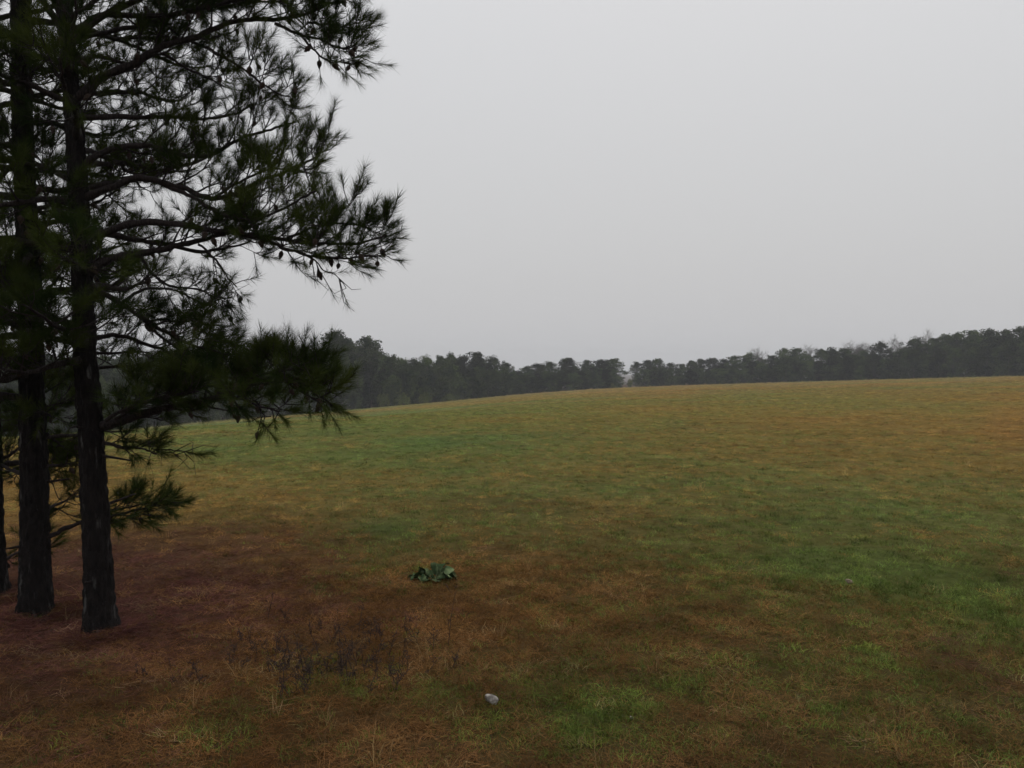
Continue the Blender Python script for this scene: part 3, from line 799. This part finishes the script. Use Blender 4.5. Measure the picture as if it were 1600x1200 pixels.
# the one cut by the frame
DX = 6.0
Xp = Pine('slim dark pine cut off by the left edge of the picture',
          [(-10, 945), (-14, 870), (-17, 760), (-18, 640), (-20, 500), (-24, 300), (-30, 0), (-34, -250), (-36, -600)],
          [44, 40, 37, 34, 32, 28, 24, 14, 4], DX, 37)
Xp.trace([(-5, 885), (15, 872), (45, 858), (75, 850)], DX, 6.5, .014, .005, sec=.24, start=.3, gap=.08, cones=1)
Xp.trace([(-10, 726), (8, 712), (35, 695), (70, 680)], DX, 6.3, .017, .006, sec=.24, start=.4, gap=.09, cones=1)
Xp.trace([(-10, 745), (30, 730), (70, 728), (110, 740)], DX, 6.8, .012, .005, sec=.28, start=.2, gap=.07, cones=1)
for z, az, L in ((0.95, 0.5, .8), (1.2, 0.3, 1.0), (1.45, 1.9, 1.1), (1.6, 0.7, 1.2), (1.75, 2.5, 1.2), (1.9, 1.2, 1.2), (2.05, -0.5, 1.2), (2.2, 2.1, 1.2), (2.35, 0.6, 1.3), (2.5, 2.8, 1.0), (2.65, 1.4, 1.1), (2.8, -1.0, 1.1), (3.0, 2.2, 1.1), (3.2, 0.9, 1.2), (3.4, -2.2, 1.0), (3.6, 1.7, 1.1), (3.8, 0.3, 1.1), (4.0, 2.5, 1.0), (4.3, 1.1, 1.1), (4.6, -0.6, 1.0), (4.9, 2.0, .9), (5.3, .7, .8)):
    Xp.wild(z, az, L, sec=.30, start=.28, gap=.09, cones=1, up=.4)

# ------------------------------------------------------------------ far trees
def leaf_cloud(centers, radii, per, size, r, flat=0.7):
    n = len(centers); m = n * per
    c = np.repeat(centers, per, 0); R_ = np.repeat(radii, per)
    d = unit(r.normal(size=(m, 3))); d[:, 2] *= flat
    p = c + d * (R_ * r.uniform(0.35, 1.0, m) ** 0.6)[:, None]
    s = size * r.uniform(.6, 1.4, m)
    a = unit(r.normal(size=(m, 3))); b = unit(np.cross(a, r.normal(size=(m, 3))))
    v = np.stack([p - a * s[:, None] * .5 - b * s[:, None] * .3, p + a * s[:, None] * .5 - b * s[:, None] * .2, p + b * s[:, None] * .55], 1).reshape(-1, 3)
    return v, np.arange(3 * m).reshape(-1, 3)

def far_pine(seed, h, cb, spread, gaps, top):
    """h metres tall, crown from cb*h up, spread = greatest crown radius"""
    r = np.random.default_rng(seed)
    tr = Geo(); n = 9
    z = np.linspace(-0.8, h * 0.96, n); bend = np.cumsum(r.normal(0, .10, (n, 2)), 0) * 0.6
    P = np.column_stack([bend, z]); tr.tube(P, np.linspace(h * .015, h * .003, n), 7)
    C, RD = [], []
    nl = int(h * (3.0 if gaps < .5 else 2.2))
    for k in range(nl):
        t = (k + r.uniform(0, .8)) / nl
        zz = h * (cb + (0.97 - cb) * t)
        env = spread * (math.sqrt(max(0.02, 1 - ((t - top) / (1.02 - top)) ** 2)) if t > top else 0.72 + 0.28 * t / max(top, .01))
        az = k * 2.4 + r.normal(0, .4); L = env * r.uniform(.55, 1.12)
        c0 = np.array([np.interp(zz, z, P[:, 0]), np.interp(zz, z, P[:, 1]), zz])
        d = np.array([math.cos(az), math.sin(az), r.uniform(.05, .4)])
        e = c0 + d * L
        tr.tube(np.array([c0, c0 + d * L * .5 + [0, 0, -.1], e]), [h * .004, h * .003, .015], 4)
        if r.uniform() < gaps * 0.35: continue
        C.append(c0 + d * L * r.uniform(.05, .4) + r.normal(0, .2, 3)); RD.append(r.uniform(.5, .95) * spread / 2.6)
        for q in range(r.integers(2, 5)):
            C.append(c0 + d * L * r.uniform(.45, 1.05) + r.normal(0, .25, 3)); RD.append(r.uniform(.45, .95) * spread / 2.6)
    for k in range(4):                                     # the leader and the tufts round it
        C.append(P[-1] + np.array([r.normal(0, .35), r.normal(0, .35), r.uniform(-.5, .25)])); RD.append(r.uniform(.3, .5) * spread / 2.6)
    v, t = leaf_cloud(np.array(C), np.array(RD), 40, 0.30, r, .9)
    return tr.mesh('trunk', M_FARBARK), np_mesh('crown', v, t, None, True, M_FARPINE)

def bare_tree(seed, h, spread):
    r = np.random.default_rng(seed)
    tr, tw = Geo(), Geo()
    P = np.array([[0, 0, -.8], [.1, 0, h * .25], [0, .15, h * .5], [.1, .1, h * .7]])
    tr.tube(spline(P, 8)[0], np.linspace(h * .014, h * .006, 8), 7)
    def grow(p, d, L, rad, lev):
        q = [p]
        for k in range(3):
            d = unit(d + r.normal(0, .22, 3) + [0, 0, .08]); q.append(q[-1] + d * L / 3)
        (tr if lev < 1 else tw).tube(np.array(q), np.linspace(rad, rad * .6, 4), 5 if lev < 1 else 3, cap=False)
        if lev < 3:
            for k in range(6 if lev else 6):
                b = q[r.integers(1, 4)]
                grow(b, unit(d + r.normal(0, .62, 3) + [0, 0, .15]), L * r.uniform(.45, .75), rad * .58, lev + 1)
    for k in range(9):
        zz = h * r.uniform(.32, .7); az = r.uniform(0, 6.28)
        grow(np.array([.05, .08, zz]), unit([math.cos(az) * spread / h * 3, math.sin(az) * spread / h * 3, 1.0]), h * r.uniform(.2, .3), h * .0034, 0)
    return tr.mesh('trunk', M_BARE), tw.mesh('crown', M_BARE)

def bush(seed, h, w):
    r = np.random.default_rng(seed)
    st = Geo(); C, RD = [], []
    for k in range(16):
        az = r.uniform(0, 6.28); L = w * r.uniform(.1, .8); zz = h * r.uniform(.25, .9) * (1 - .35 * L / w)
        e = np.array([L * math.cos(az), L * math.sin(az), zz])
        st.tube(np.array([[0.1 * math.cos(az), .1 * math.sin(az), -.3], e * [.5, .5, .6], e]), [.05, .03, .012], 4)
        C.append(e); RD.append(r.uniform(.18, .34) * h)
        C.append(e * [1.1, 1.1, .55]); RD.append(r.uniform(.15, .3) * h)
    v, t = leaf_cloud(np.array(C), np.array(RD), 44, 0.26, r, .9)
    v[:, 2] = np.maximum(v[:, 2], 0.0)
    return st.mesh('stem', M_FARBARK), np_mesh('crown', v, t, None, True, M_FARBUSH)

TALL = [far_pine(500 + k, 15, .46 + .05 * k, 3.1, .6, .3) for k in range(3)]
FULL = [far_pine(520 + k, 12, .12 + .04 * (k % 3), 2.7 + .25 * (k % 2), .0, .3 + .06 * k) for k in range(6)]
BARE = [bare_tree(540 + k, 13, 3.2) for k in range(4)]
LOW = [far_pine(580 + k, 9, .0, 2.6, .0, .35) for k in range(4)]
BUSH = [bush(560 + k, 2.6, 2.2) for k in range(4)]
ORD = ['first', 'second', 'third', 'fourth', 'fifth', 'sixth', 'seventh', 'eighth', 'ninth', 'tenth', 'eleventh', 'twelfth', 'thirteenth', 'fourteenth', 'fifteenth',
       'sixteenth', 'seventeenth', 'eighteenth', 'nineteenth', 'twentieth', 'twenty-first', 'twenty-second', 'twenty-third', 'twenty-fourth', 'twenty-fifth', 'twenty-sixth', 'twenty-seventh', 'twenty-eighth',
       'twenty-ninth', 'thirtieth', 'thirty-first', 'thirty-second', 'thirty-third', 'thirty-fourth', 'thirty-fifth', 'thirty-sixth', 'thirty-seventh', 'thirty-eighth', 'thirty-ninth', 'fortieth']

def place(name, meshes, part, x, y, s, sz, label, cat, group, rot):
    o = bpy.data.objects.new(name, None); COL.objects.link(o)
    o.location = (x, y, tz(x, y) - (0.45 if meshes in LOW else 0)); o.rotation_euler = (0, 0, rot); o.scale = (s, s, sz)
    prop(o, label, cat, group)
    link(part, meshes[0], o); link('crown', meshes[1], o)
    return o

# skyline of the far wood: column and row of each crown's top, crown width in pixels, kind (T tall pine, F full pine, B bare tree), metres behind the field's edge
SKY = [(505, 548, 30, 'F', 6), (524, 518, 44, 'T', 7), (549, 533, 30, 'T', 9), (577, 528, 46, 'T', 6), (612, 556, 34, 'F', 7), (631, 561, 26, 'F', 9), (648, 562, 26, 'F', 6), (668, 559, 28, 'F', 10),
       (688, 557, 26, 'F', 7), (705, 555, 28, 'F', 9), (722, 556, 24, 'F', 7), (746, 551, 40, 'F', 8), (772, 559, 28, 'F', 7), (790, 568, 26, 'F', 9), (822, 573, 24, 'F', 8),
       (841, 569, 28, 'F', 7), (861, 566, 28, 'F', 9), (886, 560, 36, 'F', 7), (916, 563, 22, 'T', 10), (940, 563, 32, 'F', 7), (958, 561, 36, 'F', 7),
       (996, 566, 18, 'F', 10), (1012, 563, 22, 'T', 9), (1026, 561, 24, 'F', 10), (1048, 568, 22, 'F', 9), (1066, 569, 22, 'F', 10), (1081, 564, 24, 'F', 9), (1094, 561, 20, 'T', 11), (1111, 560, 28, 'F', 9),
       (1131, 562, 24, 'F', 10), (1148, 557, 26, 'F', 8), (1170, 553, 26, 'F', 9), (1188, 549, 24, 'B', 18), (1205, 556, 26, 'F', 8), (1228, 545, 28, 'F', 9), (1244, 545, 28, 'F', 8), (1268, 543, 30, 'B', 20),
       (1284, 546, 28, 'F', 8), (1301, 545, 26, 'F', 9), (1320, 545, 28, 'F', 8), (1331, 540, 40, 'B', 26), (1356, 537, 44, 'B', 28), (1378, 535, 28, 'F', 8), (1388, 534, 34, 'B', 24), (1410, 534, 36, 'B', 27), (1428, 530, 32, 'F', 8),
       (1441, 529, 30, 'B', 24), (1461, 529, 30, 'F', 8), (1480, 523, 30, 'F', 9), (1494, 521, 28, 'T', 8), (1520, 517, 40, 'F', 8), (1544, 516, 34, 'F', 10), (1571, 516, 34, 'F', 8), (1597, 512, 40, 'F', 8), (1628, 512, 40, 'F', 9), (1660, 508, 40, 'F', 9), (1695, 506, 40, 'F', 9)]
# hidden in part behind the near pines
SKY_L = [(478, 548, 36, 'F', 8), (455, 528, 40, 'B', 12), (432, 516, 44, 'B', 12), (408, 540, 34, 'F', 8), (380, 552, 34, 'F', 8), (352, 556, 34, 'F', 9), (322, 552, 34, 'F', 8), (292, 556, 34, 'F', 8), (262, 550, 36, 'F', 8), (230, 555, 36, 'F', 9),
         (196, 552, 38, 'F', 8), (160, 556, 38, 'F', 9), (122, 552, 40, 'F', 8), (84, 555, 40, 'F', 8), (44, 550, 42, 'F', 9), (2, 554, 42, 'F', 8), (-42, 552, 44, 'F', 8), (-90, 550, 44, 'F', 8)]
trng = np.random.default_rng(77)
def tree_at(px, py_top, wpx, kind, off, label, group, hscale=1.0):
    th = math.atan((px - 800) / F_PX)
    r_ = float(edge_R(np.array([th]))[0]) + off
    x, y = r_ * math.sin(th), r_ * math.cos(th)
    z0 = tz(x, y)
    d = r_ * math.cos(th)
    top = CAM_H + (HORIZON - py_top) / F_PX * d
    h = (top - z0) * hscale
    w = wpx / F_PX * d * 1.12
    if kind == 'T': ms, h0, w0 = TALL[trng.integers(len(TALL))], 15.0, 5.6
    elif kind == 'L': ms, h0, w0 = LOW[trng.integers(len(LOW))], 9.0, 4.6
    elif kind == 'F': ms, h0, w0 = FULL[trng.integers(len(FULL))], 12.0, 5.0
    else: ms, h0, w0 = BARE[trng.integers(len(BARE))], 12.2, 6.0
    name = 'bare_tree' if kind == 'B' else 'pine_tree'
    return place(name, ms, 'trunk', x, y, max(w / w0, .45), h / h0 * 1.0, label, 'bare tree' if kind == 'B' else 'pine tree', group, float(trng.uniform(0, 6.28)))

GAP = 983
cnt = {}
left = sorted([s for s in SKY if s[0] < GAP and s[0] > 600], key=lambda s: -s[0])
right = sorted([s for s in SKY if s[0] > GAP], key=lambda s: s[0])
for side, seq in (('left', left), ('right', right)):
    for s in seq:
        what = 'bare grey tree' if s[3] == 'B' else 'dark pine'
        i = cnt.get((side, what), 0); cnt[(side, what)] = i + 1
        lab = f'{what} on the far skyline, {ORD[i]} to the {side} of the notch'
        tree_at(*s, lab, 'trees on the far skyline')
for s, lab in zip([s for s in SKY if s[0] <= 600], ['shorter pine just left of the tallest far pine, behind the near branches', 'tallest far pine with rounded tufted crown above the tree line',
                                                     'narrow pine between the two tallest far pines', 'second tallest far pine, broad rounded crown leaning right']):
    tree_at(*s, lab, 'trees on the far skyline')
for i, s in enumerate(SKY_L):
    what = 'pale bare tree' if s[3] == 'B' else 'far dark pine'
    j = cnt.get(what, 0); cnt[what] = j + 1
    if s[3] == 'B': lab = ['pale bare tree top showing right above the lowest near pine limb', 'pale bare tree top, the taller, showing above the lowest near pine limb'][j]
    else: lab = 'far dark pine glimpsed through the near pines'
    tree_at(*s, lab, 'far trees seen through the near pines')

# lower trees that close the wood below the skyline
px = -130.0
sky_x = np.array([s[0] for s in SKY + SKY_L], float); sky_y = np.array([s[1] for s in SKY + SKY_L], float)
o_ = np.argsort(sky_x); sky_x, sky_y = sky_x[o_], sky_y[o_]
k = 0
while px < 1720:
    if abs(px - GAP) > 15:
        yt = float(np.interp(px, sky_x, sky_y)); ye = float(np.interp(px, EDGE[:, 0], EDGE[:, 1]))
        top = yt + (ye - yt) * trng.uniform(.18, .5)
        if 975 < px < 995: top = max(top, 590)
        tree_at(px, top, trng.uniform(18, 32), 'L', trng.uniform(2, 5), 'low dark tree in the far wood, its top below the skyline', 'low trees filling the far wood')
    px += trng.uniform(9, 15); k += 1

# bushes on the field's edge
for i, (bx, wpx, hpx, off, lab) in enumerate([(598, 26, 28, 1.5, 'olive green bush at the field edge, leftmost of the pale bushes'),
                                              (627, 30, 28, 1.5, 'yellowish green bush at the field edge, second from left of pale bushes'),
                                              (662, 30, 20, 2.0, 'dull green bush at the field edge, third from the left of the pale bushes'),
                                              (700, 34, 18, 2.0, 'wide low green bush at the field edge, rightmost of the pale bushes'),
                                              (985, 10, 17, 3.0, 'small pale green bush standing in the notch of the far tree line'),
                                              (957, 18, 10, 2.0, 'low pale bush at the field edge just left of the notch')]):
    th = math.atan((bx - 800) / F_PX); r_ = float(edge_R(np.array([th]))[0]) + off; x, y = r_ * math.sin(th), r_ * math.cos(th)
    d = r_ * math.cos(th); ye = float(np.interp(bx, EDGE[:, 0], EDGE[:, 1]))
    h = CAM_H + (HORIZON - (ye - hpx)) / F_PX * d - tz(x, y)
    place('bush', BUSH[i % 4], 'stem', x, y, wpx / F_PX * d / 4.6, h / 2.9, lab, 'bush', 'pale bushes along the field edge', 1.3 * i)

# the depth of the wood behind its front rows: nobody could count these
def build_wood():
    col = bpy.data.collections.new('wood_trees')
    for i, (a, b) in enumerate(FULL):
        for nm, me in (('a', a), ('b', b)):
            pass
        g = bpy.data.objects.new('wood_tree_%d' % i, b.copy()); col.objects.link(g)
    n = 520
    th = trng.uniform(-.85, .85, n); R_ = edge_R(th)
    r_ = R_ + 12 + 190 * trng.uniform(size=n) ** 1.3
    pxs = 800 + F_PX * np.tan(th)
    ok = (np.abs(pxs - GAP - 2) > 24)
    th, r_, pxs = th[ok], r_[ok], pxs[ok]; n = len(th)
    x, y = r_ * np.sin(th), r_ * np.cos(th); z = terrain(x, y)
    yt = np.interp(pxs, sky_x, sky_y) + trng.uniform(7, 26, n)
    top = CAM_H + (HORIZON - yt) / F_PX * r_ * np.cos(th)
    h = np.minimum(np.maximum(top - z, 3.0), 19.0)
    me = bpy.data.meshes.new('far_wood'); me.vertices.add(n); me.vertices.foreach_set('co', np.stack([x, y, z], 1).astype(np.float32).ravel())
    sc = np.stack([h / 12 * trng.uniform(1.0, 1.4, n)] * 2 + [h / 12], 1)
    rot = np.stack([np.zeros(n), np.zeros(n), trng.uniform(0, 6.28, n)], 1)
    a = me.attributes.new('vid', 'INT', 'POINT'); a.data.foreach_set('value', trng.integers(0, len(FULL), n).astype(np.int32))
    a = me.attributes.new('rot', 'FLOAT_VECTOR', 'POINT'); a.data.foreach_set('vector', rot.astype(np.float32).ravel())
    a = me.attributes.new('scl', 'FLOAT_VECTOR', 'POINT'); a.data.foreach_set('vector', sc.astype(np.float32).ravel())
    o = link('far_wood', me)
    ng = instancer('wood_instances')
    for nd in ng.nodes:
        if nd.bl_idname == 'GeometryNodeCollectionInfo': nd.inputs['Collection'].default_value = col
    md = o.modifiers.new('trees', 'NODES'); md.node_group = ng
    prop(o, 'dark wood behind the front row of far trees', 'wood', kind='stuff')
build_wood()

# ------------------------------------------------------------------ leafy plant
M_COLLARD = mat_leaf('broad_leaf', (.030, .054, .022), (.100, .128, .062), 0.45, 22)
M_STALK = mat_leaf('leaf_stalk', (.10, .14, .07), (.15, .19, .10), 0.1, 10)
def broad_leaf(L, Wd, droop, cup, r):
    """leaf blade with a midrib fold, wavy margin, arching over; lies along +X"""
    nu, nv = 10, 7
    V = []
    for i in range(nu):
        t = i / (nu - 1)
        w = 1.25 * Wd * (math.sin(math.pi * min(1, t * .90 + .07)) ** .6) * (1 + .12 * math.sin(9 * t + Wd * 90))
        x = L * t * (1 - .25 * droop * t); zz = L * (.55 * t - droop * t * t)
        for j in range(nv):
            v = j / (nv - 1) * 2 - 1
            wave = .12 * Wd * math.sin(7 * t + 3 * v) * abs(v)
            V.append((x, w * v * .5, zz + cup * abs(v) * w * .5 + wave + .004 * r.normal()))
    q = [(i * nv + j, i * nv + j + 1, (i + 1) * nv + j + 1, (i + 1) * nv + j) for i in range(nu - 1) for j in range(nv - 1)]
    return np.array(V), np.array(q)
def build_plant():
    r = np.random.default_rng(5)
    b = ground_at(678, 906)
    root = bpy.data.objects.new('leafy_plant', None); COL.objects.link(root); root.location = b
    prop(root, 'low leafy green plant with broad drooping leaves, alone in the brown grass', 'plant')
    # direction (degrees from +X, 90 = away), tilt, length, width, droop, offset
    leaves = [(8, .9, .15, .085, .8, (.05, 0, .02)), (-30, .6, .13, .08, .75, (.06, -.03, .01)), (60, 1.1, .15, .09, .8, (.05, .02, .03)), (100, 1.15, .15, .085, .8, (.02, .03, .03)), (150, .8, .12, .08, .8, (-.04, .02, .02)),
              (185, .5, .13, .075, .65, (-.06, 0, .0)), (210, .3, .12, .07, .6, (-.09, -.03, .0)), (245, .45, .11, .075, .65, (-.04, -.05, .0)), (-70, .4, .11, .07, .65, (.01, -.05, .0)), (125, .8, .13, .08, .7, (-.07, .03, .01)),
              (25, .5, .12, .075, .7, (.09, .02, 0)), (200, .6, .10, .065, .7, (-.11, .01, 0)), (-15, .3, .11, .07, .6, (.10, -.03, 0)), (270, .7, .10, .07, .75, (-.08, -.05, 0)), (320, .8, .10, .07, .8, (.03, -.05, .01)), (165, .25, .11, .06, .55, (-.12, -.02, 0)),
              (80, .9, .11, .07, .75, (.08, .04, .01)), (225, .9, .09, .06, .8, (0, -.02, .03))]
    for az, tilt, L, Wd, dr, off in leaves:
        v, q = broad_leaf(L, Wd, dr, .25 if r.uniform() < .7 else -.2, r)
        M_ = Matrix.Translation(off) @ Matrix.Rotation(math.radians(az), 4, 'Z') @ Matrix.Rotation(-tilt * .85, 4, 'Y') @ Matrix.Rotation(r.uniform(-.9, .9), 4, 'X')
        vv = np.array([M_ @ Vector(p) for p in v]); vv[:, 2] = np.maximum(vv[:, 2], .004 + .004 * r.uniform(size=len(vv)))
        o = link('leaf', np_mesh('leaf', vv, None, q, True, M_COLLARD), root)
        g = Geo(); mid = vv.reshape(10, 7, 3)[:, 3]
        g.tube(np.vstack([[0, 0, 0], mid[:8] - [0, 0, .002]]), np.linspace(.005, .0015, 9), 5)
        link('leaf_stalk', g.mesh('leaf_stalk', M_STALK), o)
build_plant()

# ------------------------------------------------------------------ stone, scraps, sticks, dry weeds
def mat_stone(tint=(1, 1, 1)):
    m, n, l, b = new_mat('pale_stone')
    no = n.new('ShaderNodeTexNoise'); no.inputs['Scale'].default_value = 38; no.inputs['Detail'].default_value = 6
    rp = n.new('ShaderNodeValToRGB'); rp.color_ramp.elements[0].color = (.11 * tint[0], .105 * tint[1], .10 * tint[2], 1); rp.color_ramp.elements[1].color = (.30 * tint[0], .29 * tint[1], .275 * tint[2], 1)
    rp.color_ramp.elements[0].position = .38; rp.color_ramp.elements[1].position = .62
    tc = n.new('ShaderNodeTexCoord'); l.new(tc.outputs['Object'], no.inputs['Vector']); l.new(no.outputs['Fac'], rp.inputs[0]); l.new(rp.outputs[0], b.inputs['Base Color'])
    return m
M_STONE, M_TAN = mat_stone((.95, .90, .84)), mat_stone((1.0, .82, .6))
def stone(px, py, L, Wd, H, rot, label, seed):
    import bmesh
    r = np.random.default_rng(seed)
    bm = bmesh.new(); bmesh.ops.create_icosphere(bm, subdivisions=3, radius=1.0)
    planes = [unit(r.normal(size=3)) for _ in range(9)]; dist = r.uniform(.70, .92, 9)
    for v in bm.verts:
        p = np.array(v.co)
        for a, d in zip(planes, dist):                    # broken faces
            k = p @ a - d
            if k > 0: p = p - a * k
        p = p + r.normal(0, .012, 3)
        v.co = Vector((p[0] * L / 2 * 1.2, p[1] * Wd / 2 * 1.2, p[2] * H / 2 * 1.2 + H * .35))
    me = bpy.data.meshes.new('stone'); bm.to_mesh(me); bm.free(); me.materials.append(M_STONE if seed != 6 else M_TAN)
    b = ground_at(px, py)
    o = link('stone', me, None, b + [0, 0, .2 * H]); o.rotation_euler = (0, 0.28, rot)
    prop(o, label, 'stone')
stone(767, 1100, .070, .045, .042, -.3, 'pale grey angular stone lying in the brown grass near the bottom', 3)
stone(986, 1125, .020, .016, .014, .4, 'tiny pale pebble in the dark green grass patch near the bottom', 4)
stone(1326, 912, .06, .035, .03, .1, 'small flat tan stone in the green grass on the right', 6)

M_WEED = mat_bark('dry_weed', (.030, .020, .019), (.062, .043, .038), scale=3)
def weed(px, py, h, seed, label, group=None, lean=.12, twigs=7, name='dry_weed', cat='weed'):
    r = np.random.default_rng(seed)
    b = ground_at(px, py)
    root = bpy.data.objects.new(name, None); COL.objects.link(root); root.location = b
    prop(root, label, cat, group)
    g = Geo(); P = [np.array([0, 0, -.03])]; d = unit([r.normal(0, lean), r.normal(0, lean), 1])
    for k in range(7):
        d = unit(d + r.normal(0, .07, 3)); P.append(P[-1] + d * h / 7)
    P = np.array(P); g.tube(P, np.linspace(.0022, .0010, 8), 4)
    link('stem', g.mesh('stem', M_WEED), root)
    for k in range(twigs):
        i = r.integers(2, 8); g = Geo(); e = unit([r.normal(), r.normal(), r.uniform(.2, 1.4)]); L = h * r.uniform(.08, .26)
        q = np.array([P[i], P[i] + e * L * .6, P[i] + e * L + [0, 0, L * .2]])
        g.tube(q, [.0011, .0009, .0007], 3)
        for s_ in range(3):
            c = q[2] + r.normal(0, .012, 3); g.tube(np.array([q[1] + (q[2] - q[1]) * r.uniform(), c]), [.0008, .0019], 4)
        link('twig', g.mesh('twig', M_WEED), root)
weed(700, 1012, .34, 61, 'single tall dark dry weed stem standing below the leafy plant', lean=.03, twigs=4)
weed(655, 1010, .20, 62, 'short dark dry weed just left of the tall single weed stem', twigs=8)
weed(1054, 912, .10, 63, 'short dark stick poking up from the grass right of centre', lean=.25, twigs=1, name='stick', cat='stick')
wr = np.random.default_rng(9)
for k in range(84):
    u_ = wr.normal(0, 1, 2)
    weed(515 + 80 * u_[0], 1040 + 24 * u_[1], wr.uniform(.07, .2), 700 + k, 'dark dry weed stalk in the tangle of weeds right of the pines', 'dry weed stalks in a tangle', lean=.2, twigs=int(wr.integers(4, 10)))
for k in range(8):
    weed(wr.uniform(210, 330), wr.uniform(1040, 1075), wr.uniform(.06, .14), 800 + k, 'low dark dry weed in front of the nearest pine', 'low dry weeds before the pine', lean=.25, twigs=5)

# ------------------------------------------------------------------ haze
def build_haze():
    x0, x1, y0, y1, z0, z1 = -1650, 1650, -1650, 1650, -60, 30
    v = np.array([(x, y, z) for z in (z0, z1) for y in (y0, y1) for x in (x0, x1)], float)
    q = np.array([(0, 2, 3, 1), (4, 5, 7, 6), (0, 1, 5, 4), (2, 6, 7, 3), (0, 4, 6, 2), (1, 3, 7, 5)])
    m = bpy.data.materials.new('haze'); m.use_nodes = True
    n, l = m.node_tree.nodes, m.node_tree.links
    n.clear()
    out = n.new('ShaderNodeOutputMaterial'); pv = n.new('ShaderNodeVolumePrincipled')
    pv.inputs['Color'].default_value = (.92, .93, .95, 1); pv.inputs['Density'].default_value = 0.00058
    l.new(pv.outputs[0], out.inputs['Volume'])
    o = link('haze', np_mesh('haze', v, None, q, False, m))
    prop(o, 'thin grey fog in the air over the field', 'haze', kind='stuff')
build_haze()
